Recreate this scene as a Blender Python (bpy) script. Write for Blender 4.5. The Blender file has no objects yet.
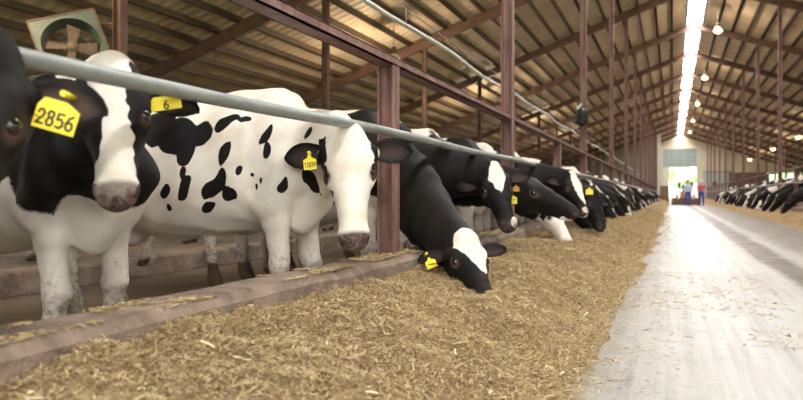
import bpy, bmesh, math, random
import numpy as np
from mathutils import Vector, Matrix

# ------------------------------------------------------------------ camera, world, light, exposure
SC = bpy.context.scene
COL = SC.collection
FPX, TH, EYE = 700.0, math.atan(271 / 700.0), 0.77
CT, ST = math.cos(TH), math.sin(TH)
cam_d = bpy.data.cameras.new('camera')
cam_d.sensor_width = 36.0
cam_d.lens = 36.0 * FPX / 803.0
cam_d.shift_y = -5.0 / 803.0
cam_d.clip_start = 0.05
cam_d.clip_end = 600
cam_d.dof.use_dof = True
cam_d.dof.focus_distance = 3.9
cam_d.dof.aperture_fstop = 2.5
cam = bpy.data.objects.new('camera', cam_d)
cam.location = (0, 0, EYE)
cam.rotation_euler = (math.pi / 2, 0, TH)
COL.objects.link(cam)
SC.camera = cam

world = bpy.data.worlds.new('overcast_sky')
SC.world = world
world.use_nodes = True
wn = world.node_tree
bg = wn.nodes['Background']
bg.inputs['Color'].default_value = (1.0, 0.985, 0.955, 1)
bg.inputs['Strength'].default_value = 1.75

SC.view_settings.view_transform = 'Standard'
SC.view_settings.look = 'None'
SC.view_settings.gamma = 1.0
SC.view_settings.use_curve_mapping = False
SC.view_settings.exposure = 1.14
SKYLIGHT_STRENGTH = 16.0
LAMP_STRENGTH = 5.0
LAMP_WATTS = 135.0

RNG = random.Random(7)
NPR = np.random.default_rng(11)
V = Vector


def at(x, y, z):
    """world point seen at photo pixel (x, y) at depth z"""
    u = (x - 401.5) / FPX * z
    v = (195 - y) / FPX * z
    return V((CT * u - ST * z, ST * u + CT * z, EYE + v))


# ------------------------------------------------------------------ materials
def node(nt, kind, **kw):
    n = nt.nodes.new(kind)
    for k, v in kw.items():
        if k in n.inputs:
            n.inputs[k].default_value = v
        else:
            setattr(n, k, v)
    return n


def ramp(nt, fac, stops, interp='LINEAR'):
    r = nt.nodes.new('ShaderNodeValToRGB')
    r.color_ramp.interpolation = interp
    el = r.color_ramp.elements
    while len(el) < len(stops):
        el.new(0.5)
    for e, (p, c) in zip(el, stops):
        e.position = p
        e.color = (*c, 1) if len(c) == 3 else c
    nt.links.new(fac, r.inputs[0])
    return r.outputs[0]


def mixc(nt, fac, a, b, mode='MIX'):
    m = nt.nodes.new('ShaderNodeMix')
    m.data_type = 'RGBA'
    m.blend_type = mode
    for sock, val in ((m.inputs[0], fac), (m.inputs[6], a), (m.inputs[7], b)):
        if hasattr(val, 'links'):
            nt.links.new(val, sock)
        else:
            sock.default_value = val if not isinstance(val, tuple) or len(val) == 4 else (*val, 1)
    return m.outputs[2]


def base_mat(name, col=(0.5, 0.5, 0.5), rough=0.6, metal=0.0, spec=0.4):
    m = bpy.data.materials.new(name)
    m.use_nodes = True
    b = m.node_tree.nodes['Principled BSDF']
    b.inputs['Base Color'].default_value = (*col, 1)
    b.inputs['Roughness'].default_value = rough
    b.inputs['Metallic'].default_value = metal
    b.inputs['Specular IOR Level'].default_value = spec
    return m, m.node_tree, b


def noise_mat(name, c0, c1, scale=6.0, rough=0.6, metal=0.0, stretch=(1, 1, 1), detail=6.0, lo=0.35, hi=0.65,
              bump=0.0, bump_scale=60.0, spec=0.4):
    m, nt, b = base_mat(name, c0, rough, metal, spec)
    tc = node(nt, 'ShaderNodeTexCoord')
    mp = node(nt, 'ShaderNodeMapping')
    mp.inputs['Scale'].default_value = stretch
    nt.links.new(tc.outputs['Object'], mp.inputs['Vector'])
    n = node(nt, 'ShaderNodeTexNoise', Scale=scale, Detail=detail, Roughness=0.65)
    nt.links.new(mp.outputs[0], n.inputs['Vector'])
    nt.links.new(ramp(nt, n.outputs['Fac'], [(lo, c0), (hi, c1)]), b.inputs['Base Color'])
    if bump:
        n2 = node(nt, 'ShaderNodeTexNoise', Scale=bump_scale, Detail=4.0)
        nt.links.new(mp.outputs[0], n2.inputs['Vector'])
        bp = node(nt, 'ShaderNodeBump', Strength=bump, Distance=0.02)
        nt.links.new(n2.outputs['Fac'], bp.inputs['Height'])
        nt.links.new(bp.outputs[0], b.inputs['Normal'])
    return m


def emit_mat(name, col, strength):
    m = bpy.data.materials.new(name)
    m.use_nodes = True
    nt = m.node_tree
    b = nt.nodes['Principled BSDF']
    b.inputs['Base Color'].default_value = (*col, 1)
    b.inputs['Emission Color'].default_value = (*col, 1)
    b.inputs['Emission Strength'].default_value = strength
    return m


M = {}
M['red_steel'] = noise_mat('red_painted_steel', (0.15, 0.068, 0.055), (0.28, 0.16, 0.14), 5.0, 0.55, 0, (3, 3, .6), bump=.15)
M['dark_steel'] = noise_mat('dark_red_steel', (0.115, 0.06, 0.042), (0.20, 0.11, 0.08), 3.0, 0.6)
M['purlin'] = noise_mat('purlin_steel', (0.075, 0.048, 0.03), (0.13, 0.085, 0.056), 3.0, 0.6, 0, (1, .15, 1))
M['galv'] = noise_mat('galvanised_steel', (0.20, 0.22, 0.22), (0.36, 0.385, 0.38), 9.0, 0.5, 0.4, (1, .3, 1), bump=.08, spec=.5)
M['white_pipe'] = noise_mat('white_plastic', (0.60, 0.60, 0.56), (0.80, 0.80, 0.77), 5.0, 0.45)
M['wire'] = noise_mat('wire_steel', (0.25, 0.24, 0.22), (0.36, 0.35, 0.33), 9.0, 0.5, .6)
M['curb'] = noise_mat('stained_concrete', (0.13, 0.09, 0.07), (0.34, 0.26, 0.20), 4.0, 0.85, bump=.5, bump_scale=45)
M['dirt'] = noise_mat('manure_floor', (0.085, 0.06, 0.042), (0.17, 0.125, 0.09), 1.6, 0.6, bump=.4, bump_scale=9)
M['bedding'] = noise_mat('sand_bedding', (0.14, 0.10, 0.072), (0.23, 0.175, 0.13), 2.5, 0.9, bump=.5, bump_scale=12)
M['grass'] = noise_mat('grass', (0.22, 0.40, 0.12), (0.40, 0.55, 0.22), .5, .9)
M['leaf'] = noise_mat('leaf', (0.50, 0.64, 0.42), (0.64, 0.76, 0.54), 1.2, .8, bump=.6, bump_scale=3)  # leaf green paled: overexposed outdoor haze is put into the colour
M['bark'] = noise_mat('bark', (0.15, 0.10, 0.07), (0.25, 0.18, 0.12), 5, .9)
M['beige_wall'] = noise_mat('beige_sheet', (0.60, 0.53, 0.40), (0.72, 0.65, 0.51), 1.2, .7, 0, (1, 1, .1))
M['pale_trim'] = noise_mat('pale_trim', (0.62, 0.60, 0.52), (0.74, 0.72, 0.64), 3, .6)
M['grey_wall'] = noise_mat('grey_board', (0.30, 0.24, 0.215), (0.46, 0.39, 0.35), 2.0, .8, 0, (4, 1, .15))
M['brown_wall'] = noise_mat('brown_board', (0.15, 0.10, 0.08), (0.25, 0.18, 0.15), 3, .8)
M['grey_door'] = noise_mat('grey_door', (0.40, 0.42, 0.45), (0.52, 0.54, 0.57), 2, .6)
M['black_plastic'] = noise_mat('black_plastic', (0.02, 0.02, 0.022), (0.035, 0.035, 0.037), 8, .45)
M['yellow_tag'] = noise_mat('yellow_tag', (0.86, 0.66, 0.02), (0.93, 0.76, 0.06), 20, .45)
M['orange_tag'] = noise_mat('orange_tag', (0.80, 0.33, 0.05), (0.88, 0.42, 0.08), 20, .45)
M['ink'] = base_mat('black_ink', (0.02, 0.02, 0.02), .6)[0]
M['eye'] = base_mat('cow_eye', (0.008, 0.006, 0.006), .06, 0, .8)[0]
M['fan_green'] = noise_mat('fan_sheet', (0.075, 0.10, 0.08), (0.12, 0.15, 0.12), 4, .5, .2)
M['fan_brown'] = noise_mat('dusty_metal', (0.15, 0.105, 0.07), (0.23, 0.165, 0.115), 5, .7)
M['lamp_shade'] = noise_mat('lamp_shade', (0.62, 0.58, 0.48), (0.72, 0.68, 0.58), 6, .5)
M['bulb'] = emit_mat('lamp_bulb', (1.0, 0.72, 0.36), LAMP_STRENGTH)
M['skylight'] = emit_mat('skylight_sheet', (1.0, 0.985, 0.96), SKYLIGHT_STRENGTH)
M['jeans'] = noise_mat('blue_denim', (0.03, 0.08, 0.30), (0.06, 0.14, 0.42), 20, .85)
M['blue_shirt'] = noise_mat('pale_blue_shirt', (0.50, 0.56, 0.78), (0.60, 0.66, 0.85), 12, .85)
M['red_shirt'] = noise_mat('red_shirt', (0.50, 0.10, 0.16), (0.62, 0.16, 0.22), 12, .85)
M['skin'] = noise_mat('skin', (0.62, 0.40, 0.30), (0.70, 0.47, 0.36), 12, .6)
M['hair'] = noise_mat('dark_hair', (0.05, 0.035, 0.025), (0.09, 0.06, 0.045), 40, .7)
M['white_cap'] = noise_mat('white_cap', (0.78, 0.77, 0.74), (0.86, 0.85, 0.82), 12, .8)
M['boots'] = noise_mat('boots', (0.06, 0.05, 0.045), (0.10, 0.08, 0.07), 12, .6)
M['loader_red'] = noise_mat('faded_red_paint', (0.60, 0.27, 0.20), (0.70, 0.36, 0.28), 4, .5)
M['rubber'] = noise_mat('tyre_rubber', (0.025, 0.025, 0.025), (0.05, 0.048, 0.045), 10, .85)
M['bucket'] = noise_mat('rusty_steel', (0.12, 0.07, 0.055), (0.22, 0.14, 0.11), 6, .7, .3)
M['crate'] = noise_mat('brown_wood', (0.22, 0.12, 0.075), (0.34, 0.21, 0.14), 4, .8, 0, (1, 1, 6))


def door_panel_mat():
    m, nt, b = base_mat('door_translucent', (0.42, 0.47, 0.48), .4)
    b.inputs['Transmission Weight'].default_value = 0.0
    tr = node(nt, 'ShaderNodeBsdfTranslucent')
    tr.inputs['Color'].default_value = (0.40, 0.45, 0.46, 1)
    mx = node(nt, 'ShaderNodeMixShader')
    mx.inputs[0].default_value = .5
    nt.links.new(b.outputs[0], mx.inputs[1])
    nt.links.new(tr.outputs[0], mx.inputs[2])
    nt.links.new(mx.outputs[0], nt.nodes['Material Output'].inputs[0])
    return m


M['door_panel'] = door_panel_mat()


def roof_mat():
    m, nt, b = base_mat('roof_sheet', (0.5, 0.42, 0.3), .6)
    tc = node(nt, 'ShaderNodeTexCoord')
    n = node(nt, 'ShaderNodeTexNoise', Scale=0.9, Detail=8.0, Roughness=.7)
    nt.links.new(tc.outputs['Object'], n.inputs['Vector'])
    c = ramp(nt, n.outputs['Fac'], [(.3, (0.55, 0.42, 0.27)), (.55, (0.72, 0.58, 0.41)), (.75, (0.78, 0.68, 0.53))])
    nt.links.new(c, b.inputs['Base Color'])
    return m


M['roof'] = roof_mat()


def road_mat():
    m, nt, b = base_mat('worn_concrete', (0.5, 0.5, 0.5), .5)
    tc = node(nt, 'ShaderNodeTexCoord')
    sep = node(nt, 'ShaderNodeSeparateXYZ')
    nt.links.new(tc.outputs['Object'], sep.inputs[0])
    mp = node(nt, 'ShaderNodeMapping')
    mp.inputs['Scale'].default_value = (1.0, 0.18, 1)
    nt.links.new(tc.outputs['Object'], mp.inputs[0])
    wob = node(nt, 'ShaderNodeTexNoise', Scale=1.3, Detail=5.0, Roughness=.6)
    nt.links.new(mp.outputs[0], wob.inputs['Vector'])
    ma = node(nt, 'ShaderNodeMath', operation='MULTIPLY_ADD')
    ma.inputs[1].default_value = .30
    nt.links.new(wob.outputs['Fac'], ma.inputs[0])
    nt.links.new(sep.outputs['X'], ma.inputs[2])
    mr = node(nt, 'ShaderNodeMapRange')
    mr.inputs['From Min'].default_value = -1.0
    mr.inputs['From Max'].default_value = 4.0
    nt.links.new(ma.outputs[0], mr.inputs['Value'])
    # across the drive: swept centre, damp brown band, pale wheel line, brown edge   (x+1.15)/5
    f = lambda x: (x + 1.15) / 5.0
    lanes = ramp(nt, mr.outputs[0], [(f(-.55), (0.25, 0.215, 0.17)), (f(-.2), (0.37, 0.365, 0.355)), (f(.4), (0.49, 0.495, 0.505)), (f(.90), (0.46, 0.46, 0.465)),
                                      (f(1.00), (0.17, 0.142, 0.12)), (f(1.24), (0.15, 0.12, 0.10)), (f(1.34), (0.44, 0.435, 0.43)),
                                      (f(1.46), (0.40, 0.39, 0.38)), (f(1.6), (0.25, 0.22, 0.20)), (f(2.6), (0.26, 0.225, 0.20))])
    big = node(nt, 'ShaderNodeTexNoise', Scale=2.2, Detail=8.0, Roughness=.7)
    nt.links.new(tc.outputs['Object'], big.inputs['Vector'])
    shade = ramp(nt, big.outputs['Fac'], [(.3, (0.82, 0.80, 0.77)), (.55, (1, 1, 1))])
    c1 = mixc(nt, 1.0, lanes, shade, 'MULTIPLY')
    mp2 = node(nt, 'ShaderNodeMapping')
    mp2.inputs['Scale'].default_value = (9.0, .22, 1)
    nt.links.new(tc.outputs['Object'], mp2.inputs[0])
    stk = node(nt, 'ShaderNodeTexNoise', Scale=1.6, Detail=7.0, Roughness=.7)
    nt.links.new(mp2.outputs[0], stk.inputs['Vector'])
    c1 = mixc(nt, 1.0, c1, ramp(nt, stk.outputs['Fac'], [(.34, (0.74, 0.72, 0.69)), (.56, (1, 1, 1))]), 'MULTIPLY')
    sp = node(nt, 'ShaderNodeTexNoise', Scale=38.0, Detail=6.0, Roughness=.8)
    nt.links.new(tc.outputs['Object'], sp.inputs['Vector'])
    fl = ramp(nt, sp.outputs['Fac'], [(.60, (0, 0, 0)), (.70, (1, 1, 1))])
    c2 = mixc(nt, fl, c1, (0.30, 0.24, 0.17))
    nt.links.new(c2, b.inputs['Base Color'])
    rr = ramp(nt, big.outputs['Fac'], [(.35, (0.33, 0.33, 0.33)), (.65, (0.58, 0.58, 0.58))])
    nt.links.new(rr, b.inputs['Roughness'])
    bp = node(nt, 'ShaderNodeBump', Strength=.25, Distance=.01)
    nt.links.new(sp.outputs['Fac'], bp.inputs['Height'])
    nt.links.new(bp.outputs[0], b.inputs['Normal'])
    return m


M['road'] = road_mat()


def feed_mat():
    m, nt, b = base_mat('chopped_feed', (0.3, 0.2, 0.1), .85, 0, .2)
    tc = node(nt, 'ShaderNodeTexCoord')
    n = node(nt, 'ShaderNodeTexNoise', Scale=85.0, Detail=7.0, Roughness=.8)
    nt.links.new(tc.outputs['Object'], n.inputs['Vector'])
    c = ramp(nt, n.outputs['Fac'], [(.36, (0.08, 0.05, 0.025)), (.50, (0.36, 0.24, 0.125)), (.62, (0.60, 0.44, 0.25)), (.78, (0.68, 0.54, 0.33))])
    n2 = node(nt, 'ShaderNodeTexNoise', Scale=3.0, Detail=4.0)
    nt.links.new(tc.outputs['Object'], n2.inputs['Vector'])
    c = mixc(nt, 1.0, c, ramp(nt, n2.outputs['Fac'], [(.35, (0.80, 0.78, 0.72)), (.65, (1.1, 1.08, 1.05))]), 'MULTIPLY')
    nt.links.new(c, b.inputs['Base Color'])
    bp = node(nt, 'ShaderNodeBump', Strength=.9, Distance=.02)
    nt.links.new(n.outputs['Fac'], bp.inputs['Height'])
    nt.links.new(bp.outputs[0], b.inputs['Normal'])
    return m


def straw_mat():
    m, nt, b = base_mat('straw_pieces', (0.5, 0.4, 0.2), .75, 0, .25)
    g = node(nt, 'ShaderNodeNewGeometry')
    c = ramp(nt, g.outputs['Random Per Island'], [(0, (0.11, 0.07, 0.034)), (.2, (0.31, 0.21, 0.105)), (.45, (0.58, 0.42, 0.225)),
                                                   (.65, (0.46, 0.36, 0.165)), (.86, (0.74, 0.59, 0.35)), (1, (0.82, 0.71, 0.48))])
    nt.links.new(c, b.inputs['Base Color'])
    return m


M['feed'] = feed_mat()
M['straw'] = straw_mat()


def cow_mat():
    m, nt, b = base_mat('holstein_hide', (0.8, 0.8, 0.8), .62, 0, .16)
    at_ = node(nt, 'ShaderNodeAttribute', attribute_name='paint')
    sep = node(nt, 'ShaderNodeSeparateXYZ')
    nt.links.new(at_.outputs['Vector'], sep.inputs[0])
    tc = node(nt, 'ShaderNodeTexCoord')
    hair = node(nt, 'ShaderNodeTexNoise', Scale=70.0, Detail=5.0, Roughness=.7)
    mp = node(nt, 'ShaderNodeMapping')
    mp.inputs['Scale'].default_value = (.5, 1, 1)
    nt.links.new(tc.outputs['Object'], mp.inputs[0])
    nt.links.new(mp.outputs[0], hair.inputs['Vector'])
    soft = node(nt, 'ShaderNodeTexNoise', Scale=4.0, Detail=5.0, Roughness=.6)
    nt.links.new(tc.outputs['Object'], soft.inputs['Vector'])
    # patch edge, ruffled by hair
    e = node(nt, 'ShaderNodeMath', operation='MULTIPLY_ADD')
    e.inputs[1].default_value = .26
    e.inputs[2].default_value = -.13
    nt.links.new(hair.outputs['Fac'], e.inputs[0])
    ad = node(nt, 'ShaderNodeMath', operation='ADD')
    nt.links.new(sep.outputs['X'], ad.inputs[0])
    nt.links.new(e.outputs[0], ad.inputs[1])
    mr = node(nt, 'ShaderNodeMapRange')
    mr.inputs['From Min'].default_value = -.04
    mr.inputs['From Max'].default_value = .04
    nt.links.new(ad.outputs[0], mr.inputs['Value'])
    white = ramp(nt, soft.outputs['Fac'], [(.3, (0.66, 0.56, 0.46)), (.5, (0.80, 0.735, 0.655)), (.7, (0.85, 0.80, 0.735))])
    black = ramp(nt, soft.outputs['Fac'], [(.35, (0.006, 0.0055, 0.006)), (.7, (0.016, 0.013, 0.012))])
    col = mixc(nt, mr.outputs[0], white, black)
    # mud splashed on the legs and underside
    ob = node(nt, 'ShaderNodeSeparateXYZ')
    nt.links.new(tc.outputs['Object'], ob.inputs[0])
    zr = node(nt, 'ShaderNodeMapRange')
    zr.inputs['From Min'].default_value = .75
    zr.inputs['From Max'].default_value = .0
    nt.links.new(ob.outputs['Z'], zr.inputs['Value'])
    mud = node(nt, 'ShaderNodeTexNoise', Scale=34.0, Detail=8.0, Roughness=.75)
    nt.links.new(tc.outputs['Object'], mud.inputs['Vector'])
    md = node(nt, 'ShaderNodeMath', operation='MULTIPLY_ADD')
    md.inputs[1].default_value = .50
    nt.links.new(zr.outputs[0], md.inputs[0])
    nt.links.new(mud.outputs['Fac'], md.inputs[2])
    mf = node(nt, 'ShaderNodeMapRange')
    mf.inputs['From Min'].default_value = .72
    mf.inputs['From Max'].default_value = .90
    mf.inputs['To Max'].default_value = .75
    nt.links.new(md.outputs[0], mf.inputs['Value'])
    ba = node(nt, 'ShaderNodeAttribute', attribute_name='mud')
    mm = node(nt, 'ShaderNodeMath', operation='MULTIPLY')
    nt.links.new(mf.outputs[0], mm.inputs[0])
    nt.links.new(ba.outputs['Fac'], mm.inputs[1])
    col = mixc(nt, mm.outputs[0], col, (0.17, 0.115, 0.07))
    # bare skin: muzzle (Y) and inner ear / dark hoof (Z)
    mz = ramp(nt, hair.outputs['Fac'], [(.40, (0.035, 0.028, 0.028)), (.66, (0.22, 0.135, 0.115))])
    col = mixc(nt, sep.outputs['Y'], col, mz)
    col = mixc(nt, sep.outputs['Z'], col, (0.10, 0.058, 0.046))
    nt.links.new(col, b.inputs['Base Color'])
    bp = node(nt, 'ShaderNodeBump', Strength=.22, Distance=.012)
    nt.links.new(hair.outputs['Fac'], bp.inputs['Height'])
    nt.links.new(bp.outputs[0], b.inputs['Normal'])
    return m


M['cow'] = cow_mat()


# ------------------------------------------------------------------ object helpers
def props(o, label=None, cat=None, group=None, kind=None):
    if label:
        o['label'] = label
    if cat:
        o['category'] = cat
    if group:
        o['group'] = group
    if kind:
        o['kind'] = kind
    return o


class MB:
    """collects shapes into one mesh"""

    def __init__(self):
        self.bm = bmesh.new()

    def box(self, lo, hi, mtx=None, bevel=0.0, mi=0):
        lo, hi = V(lo), V(hi)
        r = bmesh.ops.create_cube(self.bm, size=1.0)
        vs = r['verts']
        c, d = (lo + hi) / 2, hi - lo
        for v in vs:
            v.co = V((v.co.x * d.x + c.x, v.co.y * d.y + c.y, v.co.z * d.z + c.z))
        fs = set(f for v in vs for f in v.link_faces)
        if bevel:
            es = set(e for v in vs for e in v.link_edges)
            rb = bmesh.ops.bevel(self.bm, geom=list(es), offset=bevel, segments=2, affect='EDGES', profile=.5)
            vs = list(set(v for f in rb['faces'] for v in f.verts) | set(v for v in vs if v.is_valid))
            fs = set(f for v in vs for f in v.link_faces)
        for f in fs:
            f.material_index = mi
        if mtx is not None:
            for v in vs:
                v.co = mtx @ v.co
        return self

    def tube(self, pts, r, n=12, cap=True, mi=0):
        pts = [V(p) for p in pts]
        rs = r if isinstance(r, (list, tuple)) else [r] * len(pts)
        rings = []
        ref = None
        for i, p in enumerate(pts):
            t = (pts[min(i + 1, len(pts) - 1)] - pts[max(i - 1, 0)]).normalized()
            if ref is None:
                ref = t.orthogonal().normalized()
            a = (ref - t * ref.dot(t)).normalized()
            ref = a
            b = t.cross(a)
            rings.append([self.bm.verts.new(p + (a * math.cos(k * 2 * math.pi / n) + b * math.sin(k * 2 * math.pi / n)) * rs[i]) for k in range(n)])
        for q in range(len(rings) - 1):
            for k in range(n):
                f = self.bm.faces.new((rings[q][k], rings[q][(k + 1) % n], rings[q + 1][(k + 1) % n], rings[q + 1][k]))
                f.smooth = True
                f.material_index = mi
        if cap:
            self.bm.faces.new(list(reversed(rings[0]))).material_index = mi
            self.bm.faces.new(rings[-1]).material_index = mi
        return self

    def lathe(self, prof, origin=(0, 0, 0), axis='Z', n=20, mtx=None):
        rings = []
        o = V(origin)
        for r, h in prof:
            ring = []
            for k in range(n):
                a = 2 * math.pi * k / n
                p = V((r * math.cos(a), r * math.sin(a), h))
                if axis == 'Y':
                    p = V((p.x, p.z, p.y))
                if axis == 'X':
                    p = V((p.z, p.x, p.y))
                if mtx is not None:
                    p = mtx @ p
                ring.append(self.bm.verts.new(p + o))
            rings.append(ring)
        for q in range(len(rings) - 1):
            for k in range(n):
                f = self.bm.faces.new((rings[q][k], rings[q][(k + 1) % n], rings[q + 1][(k + 1) % n], rings[q + 1][k]))
                f.smooth = True
        return self

    def prism(self, poly, axis_vec, mtx=None):
        """extrude a closed polygon of 3-D points along axis_vec"""
        av = V(axis_vec)
        a = [self.bm.verts.new(V(p)) for p in poly]
        b = [self.bm.verts.new(V(p) + av) for p in poly]
        n = len(poly)
        self.bm.faces.new(a)
        self.bm.faces.new(list(reversed(b)))
        for k in range(n):
            self.bm.faces.new((a[k], b[k], b[(k + 1) % n], a[(k + 1) % n]))
        if mtx is not None:
            for v in a + b:
                v.co = mtx @ v.co
        return self

    def build(self, name, mat, parent=None):
        bmesh.ops.recalc_face_normals(self.bm, faces=self.bm.faces)
        me = bpy.data.meshes.new(name)
        self.bm.to_mesh(me)
        self.bm.free()
        for mm in (mat if isinstance(mat, (list, tuple)) else [mat]):
            me.materials.append(mm)
        o = bpy.data.objects.new(name, me)
        COL.objects.link(o)
        if parent is not None:
            o.parent = parent
        return o


def empty(name, loc=(0, 0, 0), rz=0.0):
    o = bpy.data.objects.new(name, None)
    o.location = loc
    o.rotation_euler = (0, 0, rz)
    COL.objects.link(o)
    return o


def dup(o, parent=None):
    c = o.copy()
    COL.objects.link(c)
    if parent is not None:
        c.parent = parent
    for ch in list(o.children):
        dup(ch, c)
    return c


def mesh_np(name, verts, quads, mat, smooth=True):
    me = bpy.data.meshes.new(name)
    nv, nf = len(verts), len(quads)
    k = quads.shape[1]
    me.vertices.add(nv)
    me.vertices.foreach_set('co', np.ascontiguousarray(verts, np.float32).ravel())
    me.loops.add(nf * k)
    me.loops.foreach_set('vertex_index', np.ascontiguousarray(quads, np.int32).ravel())
    me.polygons.add(nf)
    me.polygons.foreach_set('loop_start', np.arange(0, nf * k, k, dtype=np.int32))
    me.polygons.foreach_set('use_smooth', np.full(nf, smooth, bool))
    for mm in (mat if isinstance(mat, (list, tuple)) else [mat]):
        me.materials.append(mm)
    me.update()
    me.validate()
    return me


ORD = ['first', 'second', 'third', 'fourth', 'fifth', 'sixth', 'seventh', 'eighth', 'ninth', 'tenth', 'eleventh', 'twelfth',
       'thirteenth', 'fourteenth', 'fifteenth', 'sixteenth', 'seventeenth', 'eighteenth', 'nineteenth', 'twentieth']
TENS = {2: 'twenty', 3: 'thirty', 4: 'forty', 5: 'fifty', 6: 'sixty'}
TENTH = {2: 'twentieth', 3: 'thirtieth', 4: 'fortieth', 5: 'fiftieth', 6: 'sixtieth'}


def nth(i):
    if i <= 20:
        return ORD[i - 1]
    t, u = divmod(i, 10)
    return TENTH[t] if u == 0 else TENS[t] + '-' + ORD[u - 1]


# ------------------------------------------------------------------ layout constants
X_L, X_R, X_C = -1.70, 3.66, 0.96          # feed-rail posts left / right, ridge
BAY, TALL0, SHORT0 = 7.05, 7.65, 4.16
Y0, Y1 = -4.0, 101.0
FLOOR = -0.06                                # cow alley level
RIDGE, SLOPE = 8.77, 0.355                   # rafter centre height at the ridge, roof pitch
EAVE = 17.5
PIPE_Z, RAIL_Z = 1.155, 1.62
CURB_Z = 0.395


def roof_z(x):
    return RIDGE - SLOPE * abs(x - X_C)


# ------------------------------------------------------------------ setting
def plane(name, x0, x1, y0, y1, z, mat, kind='structure', thick=.2):
    o = MB().box((x0, y0, z - thick), (x1, y1, z)).build(name, mat)
    o['kind'] = kind
    return o


plane('floor', -1.5, 3.48, Y0, 125, 0.0, M['road'])
plane('floor_left', -24, -1.5, Y0, Y1 + .1, FLOOR, M['dirt'])
plane('floor_right', 3.48, 26, Y0, Y1 + .1, FLOOR, M['dirt'])
plane('ground', -200, 200, -150, 300, -0.27, M['grass'], thick=.3)

for nm, side in (('left', -1), ('right', 1)):
    x0 = (-5.35 if side < 0 else 6.9)
    o = MB().box((x0, Y0, FLOOR - .02), (x0 + .35, Y1 - 15, .14), bevel=.03).build('trim_1' if side < 0 else 'trim_2', M['curb'])
    o['kind'] = 'structure'
    xs = (-9.6, -5.36) if side < 0 else (7.26, 11.5)
    o = plane('floor_stalls_' + nm, xs[0], xs[1], Y0, Y1 - 15, .08, M['bedding'], thick=.14)

# roof: corrugated sheets, purlins, rafters
SK = 0.31                                    # half width of the open ridge strip


def corrugated(name, side):
    ys = np.arange(Y0, Y1 + .001, .0875)
    prof = np.where((np.arange(len(ys)) % 4) < 2, .035, 0.0)
    xa, xb = (X_C - SK, -EAVE) if side < 0 else (X_C + SK, EAVE + 2 * X_C)
    base = .275
    za, zb = roof_z(xa) + base, roof_z(xb) + base
    n = len(ys)
    v = np.zeros((n * 4, 3))
    v[0:n] = np.stack([np.full(n, xa), ys, za + prof], 1)
    v[n:2 * n] = np.stack([np.full(n, xb), ys, zb + prof], 1)
    v[2 * n:3 * n] = v[0:n] + (0, 0, .012)
    v[3 * n:] = v[n:2 * n] + (0, 0, .012)
    i = np.arange(n - 1)
    q = np.concatenate([np.stack([i, i + 1, i + 1 + n, i + n], 1), np.stack([i + 2 * n, i + 3 * n, i + 1 + 3 * n, i + 1 + 2 * n], 1)])
    me = mesh_np(name, v, q, M['roof'], smooth=False)
    o = bpy.data.objects.new(name, me)
    COL.objects.link(o)
    o['kind'] = 'structure'
    return o


for nm, side in (('ceiling_left', -1), ('ceiling_right', 1)):
    ceil = corrugated(nm, side)
    k = 0
    d = SK + .06
    while True:
        x = X_C + side * d
        if abs(x - X_C) > EAVE + X_C - .1:
            break
        z = roof_z(x) + .20
        MB().box((x - .032, Y0, z - .085), (x + .032, Y1, z + .07)).box((x - .032, Y0, z - .085), (x + .05, Y1, z - .07)).build('purlin', M['purlin'], ceil)
        d += .62
    for r in range(-1, 14):
        y = TALL0 + BAY * r
        xe = X_C + side * (EAVE + .9)
        xa = X_C + side * .02
        pa, pb = V((xa, y, roof_z(xa))), V((xe, y, roof_z(xe)))
        up = V((0, 0, .15))
        MB().prism([pa - V((0, .075, 0)) + up, pb - V((0, .075, 0)) + up, pb - V((0, .075, 0)) - up, pa - V((0, .075, 0)) - up], (0, .15, 0)).build('rafter', M['dark_steel'], ceil)
# translucent ridge sheet
sk = MB()
zs = roof_z(X_C + SK) + .32
sk.prism([(X_C - SK, Y0, zs), (X_C, Y0, zs + .10), (X_C + SK, Y0, zs), (X_C + SK, Y0, zs + .01), (X_C, Y0, zs + .11), (X_C - SK, Y0, zs + .01)], (0, Y1 - Y0, 0))
o = sk.build('window_1', M['skylight'])
o['kind'] = 'structure'

# end wall, partition and side walls
DX0, DX1, DTOP, DOPEN = -1.15, 3.0, 7.0, 4.55


def wall_poly(name, pts, y0, y1, mat):
    o = MB().prism([(x, y0, z) for x, z in pts], (0, y1 - y0, 0)).build(name, mat)
    o['kind'] = 'structure'
    return o


rz = lambda x: roof_z(x) + .3
wall_poly('wall_end_left', [(-EAVE, 0), (DX0, 0), (DX0, rz(DX0)), (-EAVE, rz(-EAVE))], Y1, Y1 + .15, M['beige_wall'])
wall_poly('wall_end_gable', [(DX0, DTOP), (DX1, DTOP), (DX1, rz(DX1)), (X_C, rz(X_C)), (DX0, rz(DX0))], Y1, Y1 + .15, M['beige_wall'])
wall_poly('wall_end_right', [(DX1, 0), (11.3, 0), (11.3, rz(11.3)), (DX1, rz(DX1))], Y1, Y1 + .15, M['beige_wall'])
wall_poly('wall_end_corner', [(11.3, 3.6), (15.2, 3.6), (15.2, 0), (19.4, 0), (19.4, rz(19.4)), (11.3, rz(11.3))], Y1, Y1 + .15, M['beige_wall'])
wall_poly('wall_end_jamb', [(DX0, 0), (-.42, 0), (-.42, DOPEN - .06), (DX0, DOPEN - .06)], Y1 + .08, Y1 + .2, M['pale_trim'])
wall_poly('wall_end_base', [(6.9, 0), (11.3, 0), (11.3, 3.7), (6.9, 3.7)], Y1 - .12, Y1, M['brown_wall'])
wall_poly('shade_wall_rear_left', [(-EAVE, FLOOR), (-3.4, FLOOR), (-3.4, rz(-3.4) - .02), (-EAVE, rz(-EAVE) - .02)], Y0 - .2, Y0, M['beige_wall'])  # unseen part wall, added behind the camera to darken the near left
YP = 88.0
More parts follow.
